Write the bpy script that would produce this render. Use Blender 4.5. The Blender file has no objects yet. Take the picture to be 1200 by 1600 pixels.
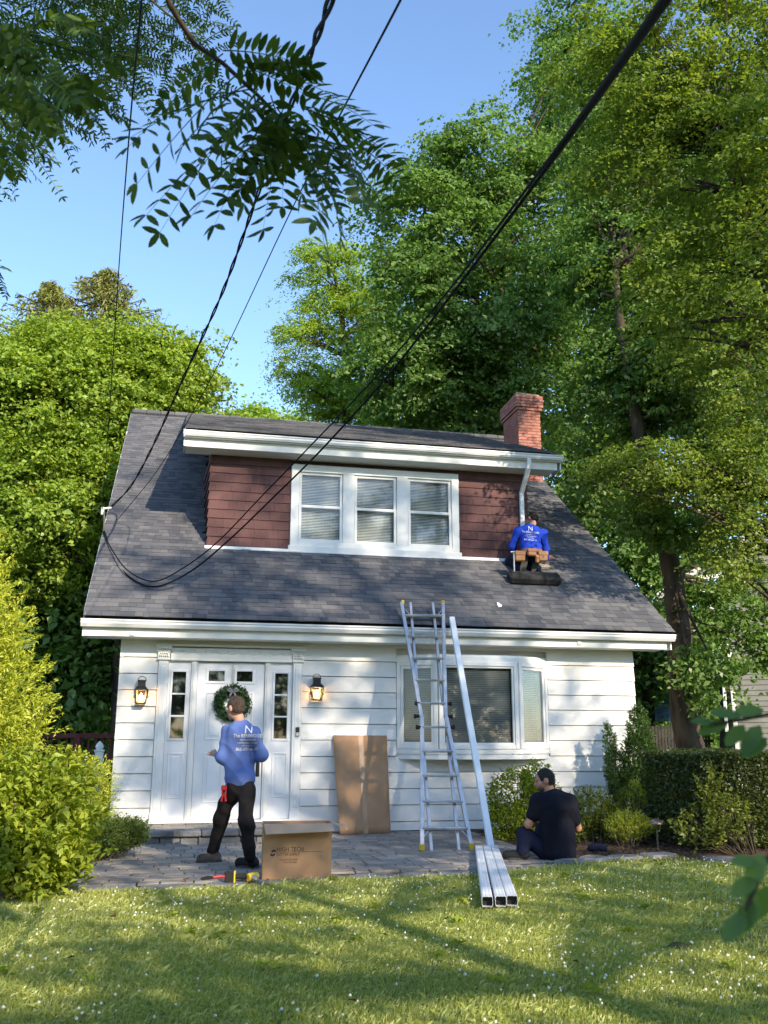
import bpy, bmesh, math, random
import numpy as np
from mathutils import Vector, Matrix
from mathutils.bvhtree import BVHTree

random.seed(7); rng = np.random.default_rng(7)
SC = bpy.context.scene
COL = SC.collection
rad = math.radians

# ------------------------------------------------------------------ camera
FPX = 1465.5; TILT = rad(13.6); YAW = rad(12.3); ROLL = rad(-0.135)
CAM = np.array([0.0, -13.5, 1.27])
cd = bpy.data.cameras.new('camera'); cam = bpy.data.objects.new('camera', cd); COL.objects.link(cam)
cd.sensor_fit = 'VERTICAL'; cd.sensor_height = 36.0; cd.sensor_width = 27.0
cd.lens = FPX / 1600 * 36.0
cd.clip_start = 0.05; cd.clip_end = 3000
cd.dof.use_dof = True; cd.dof.focus_distance = 12.0; cd.dof.aperture_fstop = 5.6
cam.matrix_world = (Matrix.Translation(Vector(CAM)) @ Matrix.Rotation(-YAW, 4, 'Z')
                    @ Matrix.Rotation(math.pi / 2 + TILT, 4, 'X') @ Matrix.Rotation(-ROLL, 4, 'Z'))
SC.camera = cam

# ------------------------------------------------------------------ sky, sun, exposure
TOSUN = Vector((0.36, -1.0, 0.55)).normalized()
EL = math.asin(TOSUN.z); AZ = math.atan2(TOSUN.x, TOSUN.y)
W = bpy.data.worlds.new('World'); SC.world = W; W.use_nodes = True
wn = W.node_tree.nodes; wl = W.node_tree.links
bg = wn['Background']; sky = wn.new('ShaderNodeTexSky'); sky.sky_type = 'NISHITA'; sky.sun_disc = False
sky.sun_elevation = EL; sky.sun_rotation = AZ; sky.air_density = 1.0; sky.dust_density = 0.3; sky.ozone_density = 3.2
wl.new(sky.outputs[0], bg.inputs[0]); bg.inputs[1].default_value = 0.125
sd = bpy.data.lights.new('sun', 'SUN'); sun = bpy.data.objects.new('sun', sd); COL.objects.link(sun)
sd.energy = 2.8; sd.angle = rad(0.53); sd.color = (1.0, 0.87, 0.68)
sun.rotation_euler = (-TOSUN).to_track_quat('-Z', 'Y').to_euler()
sun.location = (10, -30, 20)
vs = SC.view_settings
vs.view_transform = 'Standard'; vs.look = 'None'; vs.exposure = 1.55; vs.gamma = 1.0; vs.use_curve_mapping = False
SC.cycles.max_bounces = 6; SC.cycles.transparent_max_bounces = 6
SC.cycles.diffuse_bounces = 3; SC.cycles.glossy_bounces = 2; SC.cycles.transmission_bounces = 4
SC.cycles.caustics_reflective = False; SC.cycles.caustics_refractive = False
SC.cycles.use_denoising = True

# ------------------------------------------------------------------ measuring: a pixel of the photo meets a real plane
def ray(px, py):
    a, b = (px - 600) / FPX, -(py - 800) / FPX
    c, s = math.cos(ROLL), math.sin(ROLL)
    dx, dy = c * a - s * b, s * a + c * b
    fy = math.cos(TILT) - math.sin(TILT) * dy; fz = math.sin(TILT) + math.cos(TILT) * dy
    return np.array([dx * math.cos(YAW) + fy * math.sin(YAW), -dx * math.sin(YAW) + fy * math.cos(YAW), fz])
def at(px, py, Y): r = ray(px, py); return CAM + (Y - CAM[1]) / r[1] * r
def onZ(px, py, Z): r = ray(px, py); return CAM + (Z - CAM[2]) / r[2] * r
def onplane(px, py, p, n):
    r = ray(px, py); n = np.array(n, float); return CAM + (n @ (np.array(p) - CAM)) / (n @ r) * r

# ------------------------------------------------------------------ object helpers
WLOC = {}
def tag(o, label=None, cat=None, group=None, kind=None):
    if label: o['label'] = label
    if cat: o['category'] = cat
    if group: o['group'] = group
    if kind: o['kind'] = kind
    return o
def thing(name, label, cat, loc, group=None):
    o = bpy.data.objects.new(name, None); COL.objects.link(o); o.empty_display_size = 0.2
    o.location = loc; WLOC[o.name] = Vector(loc)
    return tag(o, label, cat, group)
def link(name, me, mat=None, parent=None):
    o = bpy.data.objects.new(name, me); COL.objects.link(o)
    for m in (mat if isinstance(mat, (list, tuple)) else [mat]):
        if m is not None: me.materials.append(m)
    WLOC[o.name] = Vector((0, 0, 0))
    if parent is not None:
        o.parent = parent; o.matrix_parent_inverse = Matrix.Translation(-WLOC[parent.name])
    return o
class MB:
    def __init__(s): s.v = []; s.f = []; s.var = []
    def add(s, v, f, var=None):
        n = len(s.v); s.v += [tuple(p) for p in v]; s.f += [tuple(i + n for i in q) for q in f]
        s.var += [random.random() if var is None else var] * len(v); return s
    def box(s, x0, x1, y0, y1, z0, z1, var=None, M=None):
        v = [(x, y, z) for z in (z0, z1) for y in (y0, y1) for x in (x0, x1)]
        if M is not None: v = [tuple(M @ Vector(p)) for p in v]
        return s.add(v, [(0, 2, 3, 1), (4, 5, 7, 6), (0, 1, 5, 4), (2, 6, 7, 3), (0, 4, 6, 2), (1, 3, 7, 5)], var)
    def cbox(s, x0, x1, y0, y1, z0, z1, b=0.006, var=None, M=None):      # box with chamfered edges
        vs = []; sx = (x0, x1); sy = (y0, y1); sz = (z0, z1); idx = {}
        for i in (0, 1):
            for j in (0, 1):
                for k in (0, 1):
                    c = (sx[i], sy[j], sz[k]); d = (b if i == 0 else -b, b if j == 0 else -b, b if k == 0 else -b)
                    for a in range(3):
                        p = [c[q] + (d[q] if q != a else 0) for q in range(3)]
                        idx[(i, j, k, a)] = len(vs); vs.append(tuple(p))
        F = []
        for a in range(3):
            o = [q for q in range(3) if q != a]
            for e in (0, 1):
                q = []
                for (m, n) in ((0, 0), (1, 0), (1, 1), (0, 1)):
                    t = [0, 0, 0]; t[a] = e; t[o[0]] = m; t[o[1]] = n; q.append(idx[(*t, a)])
                F.append(tuple(q))
            for m in (0, 1):
                for n in (0, 1):
                    t0 = [0, 0, 0]; t0[o[0]] = m; t0[o[1]] = n; t1 = list(t0); t1[a] = 1
                    F.append((idx[(*t0, o[0])], idx[(*t1, o[0])], idx[(*t1, o[1])], idx[(*t0, o[1])]))
        for i in (0, 1):
            for j in (0, 1):
                for k in (0, 1): F.append(tuple(idx[(i, j, k, a)] for a in range(3)))
        if M is not None: vs = [tuple(M @ Vector(p)) for p in vs]
        return s.add(vs, F, var)
    def tube(s, pts, r, n=8, caps=True, var=None):
        pts = [Vector(p) for p in pts]; R = r if isinstance(r, (list, tuple)) else [r] * len(pts)
        T = [(pts[min(i + 1, len(pts) - 1)] - pts[max(i - 1, 0)]).normalized() for i in range(len(pts))]
        u = T[0].orthogonal().normalized(); V = []
        for i, p in enumerate(pts):
            u = (u - T[i] * u.dot(T[i])).normalized(); w = T[i].cross(u)
            V += [p + (u * math.cos(2 * math.pi * k / n) + w * math.sin(2 * math.pi * k / n)) * R[i] for k in range(n)]
        F = [(i * n + k, i * n + (k + 1) % n, (i + 1) * n + (k + 1) % n, (i + 1) * n + k) for i in range(len(pts) - 1) for k in range(n)]
        if caps: F += [tuple(range(n))[::-1], tuple((len(pts) - 1) * n + k for k in range(n))]
        return s.add(V, F, var)
    def prism(s, prof, A, B, var=None):                                  # profile as 3-vectors at A, swept by B - A
        n = len(prof); d = Vector(B) - Vector(A)
        v = [tuple(Vector(A) + Vector(p)) for p in prof] + [tuple(Vector(A) + Vector(p) + d) for p in prof]
        return s.add(v, [tuple(range(n))[::-1], tuple(range(n, 2 * n))] + [(i, (i + 1) % n, n + (i + 1) % n, n + i) for i in range(n)], var)
    def lathe(s, prof, c, n=16, var=None):
        V = [(c[0] + r * math.cos(2 * math.pi * k / n), c[1] + r * math.sin(2 * math.pi * k / n), c[2] + z) for r, z in prof for k in range(n)]
        F = [(i * n + k, i * n + (k + 1) % n, (i + 1) * n + (k + 1) % n, (i + 1) * n + k) for i in range(len(prof) - 1) for k in range(n)]
        F += [tuple(range(n))[::-1], tuple((len(prof) - 1) * n + k for k in range(n))]
        return s.add(V, F, var)
    def build(s, name, mat=None, parent=None, smooth=False, var=True):
        me = bpy.data.meshes.new(name); me.from_pydata(s.v, [], s.f)
        bm = bmesh.new(); bm.from_mesh(me); bmesh.ops.recalc_face_normals(bm, faces=bm.faces); bm.to_mesh(me); bm.free()
        if var:
            a = me.attributes.new('var', 'FLOAT', 'POINT'); a.data.foreach_set('value', np.array(s.var, np.float32))
        if smooth: me.polygons.foreach_set('use_smooth', [True] * len(me.polygons))
        return link(name, me, mat, parent)
def npmesh(name, v, quads, mat, parent=None, var=None, smooth=False, k=4):
    me = bpy.data.meshes.new(name); v = np.asarray(v, np.float32); quads = np.asarray(quads, np.int32)
    me.vertices.add(len(v)); me.vertices.foreach_set('co', v.ravel())
    me.loops.add(quads.size); me.loops.foreach_set('vertex_index', quads.ravel())
    me.polygons.add(len(quads)); me.polygons.foreach_set('loop_start', np.arange(0, quads.size, k, dtype=np.int32))
    me.polygons.foreach_set('loop_total', np.full(len(quads), k, np.int32))
    if smooth: me.polygons.foreach_set('use_smooth', np.ones(len(quads), bool))
    me.update(calc_edges=True)
    if var is not None:
        a = me.attributes.new('var', 'FLOAT', 'POINT'); a.data.foreach_set('value', np.asarray(var, np.float32))
    return link(name, me, mat, parent)

# ------------------------------------------------------------------ materials
def mat(name, c1, c2=None, rough=0.6, spec=0.3, metal=0.0, nscale=None, ndetail=4, bump=0.0, bscale=40, stretch=(1, 1, 1), c3=None, n3=3.0, f3=0.5, usevar=0.0):
    m = bpy.data.materials.new(name); m.use_nodes = True; N = m.node_tree.nodes; L = m.node_tree.links
    b = N['Principled BSDF']; b.inputs['Roughness'].default_value = rough; b.inputs['Specular IOR Level'].default_value = spec
    b.inputs['Metallic'].default_value = metal
    tc = N.new('ShaderNodeTexCoord'); mp = N.new('ShaderNodeMapping'); mp.inputs['Scale'].default_value = stretch; L.new(tc.outputs['Object'], mp.inputs[0])
    col = None
    if c2 is None: b.inputs['Base Color'].default_value = (*c1, 1)
    else:
        mx = N.new('ShaderNodeMix'); mx.data_type = 'RGBA'; mx.inputs['A'].default_value = (*c1, 1); mx.inputs['B'].default_value = (*c2, 1)
        if nscale:
            nz = N.new('ShaderNodeTexNoise'); nz.inputs['Scale'].default_value = nscale; nz.inputs['Detail'].default_value = ndetail; L.new(mp.outputs[0], nz.inputs[0])
            rp = N.new('ShaderNodeMapRange'); rp.inputs[1].default_value = 0.3; rp.inputs[2].default_value = 0.7; L.new(nz.outputs[0], rp.inputs[0]); f = rp.outputs[0]
        else:
            f = None
        if usevar:
            at_ = N.new('ShaderNodeAttribute'); at_.attribute_name = 'var'
            if f is None: f = at_.outputs['Fac']
            else:
                q = N.new('ShaderNodeMix'); q.inputs[0].default_value = usevar; L.new(f, q.inputs[2]); L.new(at_.outputs['Fac'], q.inputs[3]); f = q.outputs[0]
        L.new(f, mx.inputs[0]); col = mx.outputs['Result']
        if c3 is not None:
            n2 = N.new('ShaderNodeTexNoise'); n2.inputs['Scale'].default_value = n3; n2.inputs['Detail'].default_value = 5; L.new(mp.outputs[0], n2.inputs[0])
            r2 = N.new('ShaderNodeMapRange'); r2.inputs[1].default_value = f3; r2.inputs[2].default_value = f3 + 0.2; L.new(n2.outputs[0], r2.inputs[0])
            m2 = N.new('ShaderNodeMix'); m2.data_type = 'RGBA'; L.new(r2.outputs[0], m2.inputs[0]); L.new(col, m2.inputs['A']); m2.inputs['B'].default_value = (*c3, 1); col = m2.outputs['Result']
        L.new(col, b.inputs['Base Color'])
    if bump:
        nb = N.new('ShaderNodeTexNoise'); nb.inputs['Scale'].default_value = bscale; nb.inputs['Detail'].default_value = 3; L.new(mp.outputs[0], nb.inputs[0])
        bp = N.new('ShaderNodeBump'); bp.inputs['Strength'].default_value = bump; bp.inputs['Distance'].default_value = 0.02
        L.new(nb.outputs[0], bp.inputs['Height']); L.new(bp.outputs[0], b.inputs['Normal'])
    return m
def leafmat(name, c1, c2, trans=0.4, tcol=None, gloss=0.025):
    m = bpy.data.materials.new(name); m.use_nodes = True; N = m.node_tree.nodes; L = m.node_tree.links
    N.remove(N['Principled BSDF']); out = N['Material Output']
    a = N.new('ShaderNodeAttribute'); a.attribute_name = 'var'
    mx = N.new('ShaderNodeMix'); mx.data_type = 'RGBA'; mx.inputs['A'].default_value = (*c1, 1); mx.inputs['B'].default_value = (*c2, 1); L.new(a.outputs['Fac'], mx.inputs[0])
    d = N.new('ShaderNodeBsdfDiffuse'); L.new(mx.outputs['Result'], d.inputs[0])
    t = N.new('ShaderNodeBsdfTranslucent'); h = N.new('ShaderNodeMix'); h.data_type = 'RGBA'; h.blend_type = 'MULTIPLY'; h.inputs[0].default_value = 1.0
    L.new(mx.outputs['Result'], h.inputs['A']); h.inputs['B'].default_value = (*(tcol or (1.5, 1.4, 0.5)), 1); L.new(h.outputs['Result'], t.inputs[0])
    s = N.new('ShaderNodeMixShader'); s.inputs[0].default_value = trans; L.new(d.outputs[0], s.inputs[1]); L.new(t.outputs[0], s.inputs[2])
    g = N.new('ShaderNodeBsdfGlossy'); g.inputs['Roughness'].default_value = 0.42
    s2 = N.new('ShaderNodeMixShader'); s2.inputs[0].default_value = gloss; L.new(s.outputs[0], s2.inputs[1]); L.new(g.outputs[0], s2.inputs[2])
    L.new(s2.outputs[0], out.inputs[0]); return m
def glassmat(name, tint=(0.8, 0.85, 0.85), refl=1.0):
    m = bpy.data.materials.new(name); m.use_nodes = True; N = m.node_tree.nodes; L = m.node_tree.links
    N.remove(N['Principled BSDF']); out = N['Material Output']
    t = N.new('ShaderNodeBsdfTransparent'); t.inputs[0].default_value = (*tint, 1); g = N.new('ShaderNodeBsdfGlossy'); g.inputs['Roughness'].default_value = 0.03
    fr = N.new('ShaderNodeFresnel'); fr.inputs[0].default_value = 1.5
    mm = N.new('ShaderNodeMath'); mm.operation = 'MULTIPLY_ADD'; mm.inputs[1].default_value = refl; mm.inputs[2].default_value = 0.025; L.new(fr.outputs[0], mm.inputs[0])
    s = N.new('ShaderNodeMixShader'); L.new(mm.outputs[0], s.inputs[0]); L.new(t.outputs[0], s.inputs[1]); L.new(g.outputs[0], s.inputs[2]); L.new(s.outputs[0], out.inputs[0]); return m
def emit(name, c, s):
    m = bpy.data.materials.new(name); m.use_nodes = True; b = m.node_tree.nodes['Principled BSDF']
    b.inputs['Base Color'].default_value = (*c, 1); b.inputs['Emission Color'].default_value = (*c, 1); b.inputs['Emission Strength'].default_value = s; return m

M_SIDING = mat('white_siding_paint', (0.74, 0.72, 0.67), (0.82, 0.80, 0.76), 0.5, 0.35, nscale=3, usevar=0.5, c3=(0.60, 0.57, 0.50), n3=2.0, f3=0.62, bump=0.06, bscale=60)
M_TRIM = mat('white_trim_paint', (0.76, 0.75, 0.71), (0.83, 0.82, 0.79), 0.42, 0.4, nscale=6, bump=0.04, bscale=30)
M_DOOR = mat('white_door_paint', (0.77, 0.77, 0.77), (0.82, 0.82, 0.82), 0.38, 0.4, nscale=4)
M_GUTTER = mat('white_aluminium', (0.78, 0.79, 0.79), (0.84, 0.84, 0.84), 0.3, 0.5, nscale=5)
M_SOFFIT = mat('soffit_paint', (0.7, 0.7, 0.66), (0.76, 0.76, 0.72), 0.6, 0.3, nscale=5)
M_SHINGLE = mat('asphalt_shingle', (0.060, 0.064, 0.078), (0.180, 0.174, 0.174), 0.92, 0.15, nscale=160, usevar=0.58, bump=0.5, bscale=220)
M_DECK = mat('roof_deck_felt', (0.02, 0.02, 0.022), rough=0.95)
M_SHAKE = mat('dark_red_shake', (0.088, 0.042, 0.040), (0.14, 0.068, 0.063), 0.75, 0.25, nscale=14, usevar=0.6, stretch=(4, 4, 0.6), c3=(0.23, 0.105, 0.075), n3=1.6, f3=0.63, bump=0.35, bscale=50)
M_BRICK = mat('red_brick', (0.33, 0.13, 0.095), (0.46, 0.205, 0.155), 0.85, 0.2, nscale=9, usevar=0.7, c3=(0.20, 0.11, 0.09), n3=3, f3=0.62, bump=0.3, bscale=90)
M_MORTAR = mat('mortar', (0.30, 0.22, 0.18), (0.42, 0.36, 0.31), 0.95, 0.1, nscale=25)
M_CROWN = mat('weathered_chimney_crown', (0.22, 0.15, 0.11), (0.40, 0.28, 0.19), 0.95, 0.1, nscale=7, c3=(0.05, 0.045, 0.04), n3=5, f3=0.5, bump=0.6, bscale=30)
M_PAVER = mat('grey_paver', (0.20, 0.175, 0.15), (0.38, 0.335, 0.285), 0.9, 0.2, nscale=18, usevar=0.65, c3=(0.11, 0.105, 0.10), n3=2.2, f3=0.6, bump=0.4, bscale=120)
M_STONE = mat('bluestone', (0.13, 0.13, 0.135), (0.27, 0.265, 0.26), 0.85, 0.25, nscale=7, usevar=0.5, c3=(0.09, 0.085, 0.075), n3=3, f3=0.58, bump=0.7, bscale=35)
M_SAND = mat('joint_sand', (0.06, 0.055, 0.05), (0.11, 0.10, 0.085), 0.95, 0.1, nscale=30)
M_SOIL = mat('soil', (0.05, 0.042, 0.025), (0.08, 0.075, 0.035), 0.95, 0.1, nscale=9, c3=(0.07, 0.11, 0.025), n3=1.2, f3=0.4, bump=0.6, bscale=30)
M_MULCH = mat('brown_mulch', (0.045, 0.03, 0.022), (0.12, 0.08, 0.055), 0.95, 0.1, nscale=30, usevar=0.6, bump=0.6, bscale=60)
M_BARK = mat('bark', (0.035, 0.028, 0.022), (0.11, 0.085, 0.065), 0.95, 0.1, nscale=7, stretch=(1, 1, 0.25), bump=1.0, bscale=16)
M_TWIG = mat('twig_bark', (0.05, 0.038, 0.028), (0.10, 0.08, 0.06), 0.9, 0.1, nscale=10)
M_BLACK = mat('black_metal', (0.018, 0.016, 0.016), rough=0.45, spec=0.5)
M_CABLE = mat('black_cable', (0.010, 0.010, 0.012), rough=0.8, spec=0.1)
M_CABLEG = mat('weathered_cable', (0.06, 0.055, 0.05), (0.16, 0.15, 0.14), 0.7, 0.3, nscale=12)
M_DARK = mat('dark_interior', (0.02, 0.02, 0.022), rough=0.9)  # near-black colour stands in for shade inside rooms and pipes
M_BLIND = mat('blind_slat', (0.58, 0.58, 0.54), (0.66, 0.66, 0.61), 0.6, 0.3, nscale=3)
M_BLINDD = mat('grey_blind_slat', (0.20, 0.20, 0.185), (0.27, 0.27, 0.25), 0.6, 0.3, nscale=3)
M_CURTAIN = mat('grey_curtain', (0.035, 0.035, 0.04), (0.09, 0.09, 0.10), 0.9, 0.1, nscale=5, stretch=(12, 12, 0.2))
M_GLASS = glassmat('window_glass', (0.92, 0.94, 0.94), 0.35)
M_GLASSD = glassmat('dark_window_glass', (0.66, 0.69, 0.69), 0.9)
M_CARD = mat('cardboard', (0.36, 0.21, 0.115), (0.44, 0.265, 0.15), 0.85, 0.2, nscale=4, c3=(0.33, 0.19, 0.10), n3=2.5, f3=0.6, bump=0.15, bscale=14)
M_CARDIN = mat('cardboard_inner', (0.50, 0.32, 0.20), (0.56, 0.37, 0.24), 0.85, 0.2, nscale=4)
M_INK = mat('print_ink', (0.05, 0.035, 0.03), rough=0.8)
M_ALU = mat('ladder_aluminium', (0.44, 0.44, 0.44), (0.60, 0.60, 0.60), 0.40, 0.5, metal=0.75, nscale=14, stretch=(1, 1, 0.3))
M_YEL = mat('yellow_plastic', (0.75, 0.48, 0.02), (0.85, 0.58, 0.04), 0.5, 0.4, nscale=12)
M_RUB = mat('black_rubber', (0.02, 0.02, 0.02), rough=0.8)
M_SKIN = mat('skin', (0.46, 0.24, 0.165), (0.54, 0.30, 0.21), 0.55, 0.35, nscale=12)
M_SKIND = mat('tanned_skin', (0.36, 0.18, 0.115), (0.44, 0.235, 0.16), 0.55, 0.35, nscale=12)
M_HAIR = mat('dark_brown_hair', (0.022, 0.014, 0.010), (0.075, 0.05, 0.036), 0.6, 0.3, nscale=60, bump=0.8, bscale=120, stretch=(1, 1, 0.4))
M_HAIRB = mat('black_hair', (0.008, 0.007, 0.007), (0.03, 0.025, 0.022), 0.6, 0.3, nscale=60, bump=0.8, bscale=150)
M_BLUEL = mat('faded_blue_shirt', (0.095, 0.15, 0.38), (0.14, 0.20, 0.46), 0.8, 0.15, nscale=5, bump=0.15, bscale=25)
M_BLUE = mat('royal_blue_shirt', (0.012, 0.045, 0.40), (0.022, 0.065, 0.50), 0.8, 0.15, nscale=5, bump=0.15, bscale=25)
M_NAVYT = mat('black_tee', (0.007, 0.008, 0.014), (0.014, 0.015, 0.024), 0.9, 0.1, nscale=6, bump=0.25, bscale=18)
M_PANTS = mat('black_work_trousers', (0.010, 0.009, 0.010), (0.030, 0.025, 0.024), 0.9, 0.1, nscale=5, bump=0.3, bscale=20)
M_PANTSN = mat('navy_trousers', (0.010, 0.012, 0.028), (0.018, 0.020, 0.042), 0.9, 0.1, nscale=5, bump=0.25, bscale=20)
M_BOOT = mat('dusty_brown_boot', (0.06, 0.045, 0.035), (0.14, 0.11, 0.085), 0.85, 0.2, nscale=14)
M_BOOTB = mat('black_shoe', (0.010, 0.010, 0.011), (0.022, 0.021, 0.021), 0.75, 0.25, nscale=12)
M_SOLE = mat('dark_grey_sole', (0.05, 0.05, 0.048), (0.08, 0.08, 0.075), 0.85, 0.2, nscale=18)
M_LEATHER = mat('tan_leather', (0.17, 0.080, 0.034), (0.28, 0.14, 0.06), 0.65, 0.35, nscale=12, c3=(0.12, 0.055, 0.025), n3=6, f3=0.55, bump=0.3, bscale=40)
M_PRINT = mat('white_print', (0.8, 0.8, 0.8), rough=0.7)
M_RED = mat('red_grip', (0.55, 0.03, 0.03), rough=0.5, spec=0.4)
M_BULB = emit('lamp_bulb', (1.0, 0.62, 0.22), 14.0)

L_MAPLE = leafmat('maple_leaf', (0.16, 0.265, 0.035), (0.36, 0.46, 0.075), 0.45)
L_DEEP = leafmat('deep_green_leaf', (0.085, 0.165, 0.042), (0.215, 0.32, 0.085), 0.44, (1.25, 1.4, 0.6))
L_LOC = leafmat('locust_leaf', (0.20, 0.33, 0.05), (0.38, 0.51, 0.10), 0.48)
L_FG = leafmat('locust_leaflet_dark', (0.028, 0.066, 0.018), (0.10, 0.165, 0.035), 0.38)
L_NEAR = leafmat('yellow_green_leaf', (0.10, 0.16, 0.03), (0.31, 0.38, 0.075), 0.45, (1.35, 1.4, 0.5))
L_SPR = leafmat('spruce_needles', (0.15, 0.17, 0.04), (0.28, 0.28, 0.09), 0.25)
L_ARB = leafmat('golden_arborvitae', (0.34, 0.40, 0.04), (0.56, 0.59, 0.08), 0.4)
L_ARBG = leafmat('green_arborvitae', (0.07, 0.14, 0.03), (0.14, 0.22, 0.05), 0.3)
L_SHRUB = leafmat('bright_shrub_leaf', (0.22, 0.30, 0.03), (0.42, 0.48, 0.06), 0.42)
L_JUN = leafmat('juniper_needles', (0.07, 0.12, 0.025), (0.15, 0.20, 0.04), 0.3)
L_HEDGE = leafmat('hedge_leaf', (0.05, 0.08, 0.022), (0.12, 0.145, 0.035), 0.3, gloss=0.05)
L_OLIVE = leafmat('olive_shrub_leaf', (0.13, 0.18, 0.03), (0.28, 0.31, 0.06), 0.4)
L_GRASS = leafmat('grass_blade', (0.25, 0.31, 0.06), (0.50, 0.51, 0.16), 0.4, gloss=0.05)
L_WREATH = leafmat('boxwood_leaf', (0.014, 0.045, 0.010), (0.035, 0.085, 0.02), 0.2, gloss=0.03)
M_CLOVER = mat('clover_white', (0.6, 0.6, 0.5), (0.72, 0.72, 0.64), 0.8, 0.2, nscale=200)

# ------------------------------------------------------------------ ground
def sheet(name, poly, z, m):
    b = MB(); b.add([(x, y, z) for x, y in poly], [tuple(range(len(poly)))]); o = b.build(name, m); o['kind'] = 'structure'; return o
sheet('ground', [(-600, -600), (600, -600), (600, 900), (-600, 900)], -0.03, M_SOIL)
EDGE = [onZ(px, py, 0)[:2] for px, py in ((60, 1402), (120, 1394), (250, 1390), (400, 1384), (520, 1374), (640, 1370), (740, 1364), (840, 1356), (930, 1346), (1060, 1338), (1200, 1352))]
EDGE = [(-6.0, EDGE[0][1] - 0.4)] + [tuple(p) for p in EDGE] + [(14.0, EDGE[-1][1] - 0.3)]
def edgeY(x): return float(np.interp(x, [p[0] for p in EDGE], [p[1] for p in EDGE]))
sheet('lawn', [(-30, -40), (40, -40), (40, EDGE[-1][1])] + EDGE[::-1] + [(-30, EDGE[0][1])], -0.010, mat('thatch', (0.10, 0.11, 0.035), (0.19, 0.19, 0.07), 0.95, 0.1, nscale=60, c3=(0.09, 0.13, 0.03), n3=2, f3=0.45))
PX1 = 4.15
sheet('planting_bed', [(PX1 - .05, edgeY(PX1)), (9, -3.6), (9, 0.4), (PX1 - .05, 0.4)], 0.012, M_MULCH)
sheet('road', [(-120, -24.5), (120, -24.5), (120, -17.5), (-120, -17.5)], -0.005, mat('asphalt', (0.04, 0.04, 0.042), (0.065, 0.064, 0.062), 0.9, 0.2, nscale=30))
patio = sheet('patio', [(-1.6, edgeY(-1.6) + .12)] + [(x, edgeY(x) + 0.12) for x in np.linspace(-1.2, PX1, 12)] + [(PX1, 0.2), (-1.6, 0.2)], -0.004, M_SAND)
# pavers: courses parallel to the wall, mixed lengths
pav = []; y = -0.02; row = 0
while y > -4.9:
    d = (0.20, 0.15, 0.20, 0.20, 0.15)[row % 5]; x = -1.6 + random.uniform(0, .2)
    while x < PX1:
        w = random.choice((0.2, 0.3, 0.3, 0.4, 0.15)); x1 = min(x + w, PX1)
        if x1 - x > .08 and y - d > max(edgeY(x), edgeY(x1)) + 0.16 and not (-0.30 < x and x1 < 1.80 and y - d > -1.1): pav.append((x, x1, y - d, y))
        x += w
    y -= d; row += 1
pav.sort(key=lambda p: math.hypot((p[0] + p[1]) / 2, p[2] + 13.5))
rest = MB()
for i, (x0, x1, y0, y1) in enumerate(pav):
    z = random.uniform(0.0, 0.006); T = Matrix.Translation(((x0 + x1) / 2, (y0 + y1) / 2, z)) @ Matrix.Rotation(random.gauss(0, .008), 4, 'Z') @ Matrix.Rotation(random.gauss(0, .006), 4, 'X')
    b = MB() if i < 300 else rest
    b.cbox(-(x1 - x0) / 2 + .006, (x1 - x0) / 2 - .006, -(y1 - y0) / 2 + .008, (y1 - y0) / 2 - .008, -0.05, 0.012, .006, None, T)
    if i < 300: b.build('paver', M_PAVER, patio)
rest.build('paver_field', M_PAVER, patio)['kind'] = 'stuff'
# rough flagstones where the patio meets the grass
def slab(name, cx, cy, w, d, z0, z1, m, parent, ang=0, n=9):
    b = MB(); P = []
    for k in range(n):
        a = 2 * math.pi * k / n + random.uniform(-.12, .12); r = (abs(math.cos(a)) ** 4 + abs(math.sin(a)) ** 4) ** -.25
        P.append((w / 2 * r * math.cos(a) * random.uniform(.86, 1.03), d / 2 * r * math.sin(a) * random.uniform(.86, 1.03)))
    R = Matrix.Translation((cx, cy, 0)) @ Matrix.Rotation(ang, 4, 'Z')
    v = [tuple(R @ Vector((x, y, z0))) for x, y in P] + [tuple(R @ Vector((x, y, z1 - .012))) for x, y in P] + [tuple(R @ Vector((x * .93, y * .9, z1 + random.uniform(-.004, .006)))) for x, y in P]
    F = [tuple(range(n))[::-1], tuple(range(2 * n, 3 * n))] + [(j * n + i, j * n + (i + 1) % n, (j + 1) * n + (i + 1) % n, (j + 1) * n + i) for j in (0, 1) for i in range(n)]
    b.add(v, F); return b.build(name, m, parent)
edging = sheet('stone_edging', [(x, edgeY(x) - .06) for x in np.linspace(-1.6, 5.9, 16)] + [(x, edgeY(x) + .2) for x in np.linspace(5.9, -1.6, 16)], -0.007, M_SAND)
x = -1.5
while x < 5.7:
    w = random.uniform(.34, .72); xm = x + w / 2; a = math.atan2(edgeY(x + w) - edgeY(x), w)
    slab('flagstone', xm, edgeY(xm) + .07, w + .02, random.uniform(.24, .32), -.05, random.uniform(.008, .022) + (.03 if x > 3.6 else 0), M_STONE, edging, a); x += w
# doorstep
step = MB(); step.box(-.27, 1.78, -1.04, 0.0, -.03, .085); step = step.build('doorstep', M_SAND); step['kind'] = 'structure'
x = -.30
while x < 1.78:
    w = min(random.uniform(.35, .75), 1.82 - x); b = MB(); b.cbox(x + .004, x + w - .004, -1.14, -.80, .095, .165, .012); b.build('tread_slab', M_STONE, step); x += w
x = -.28
while x < 1.78:
    w = min(random.uniform(.12, .3), 1.79 - x); b = MB(); b.cbox(x + .005, x + w - .005, -1.09, -1.03, -.02, .088, .008); b.build('riser_block', M_STONE, step); x += w
for r in range(4):
    x = -.28 - (r % 2) * .1
    while x < 1.78:
        x0, x1 = max(x, -.28), min(x + .3, 1.79)
        if x1 - x0 > .05: b = MB(); b.cbox(x0 + .004, x1 - .004, -.795 + r * .195, -.605 + r * .195, .06, .160, .005); b.build('paver', M_PAVER, step)
        x += .3

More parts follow.
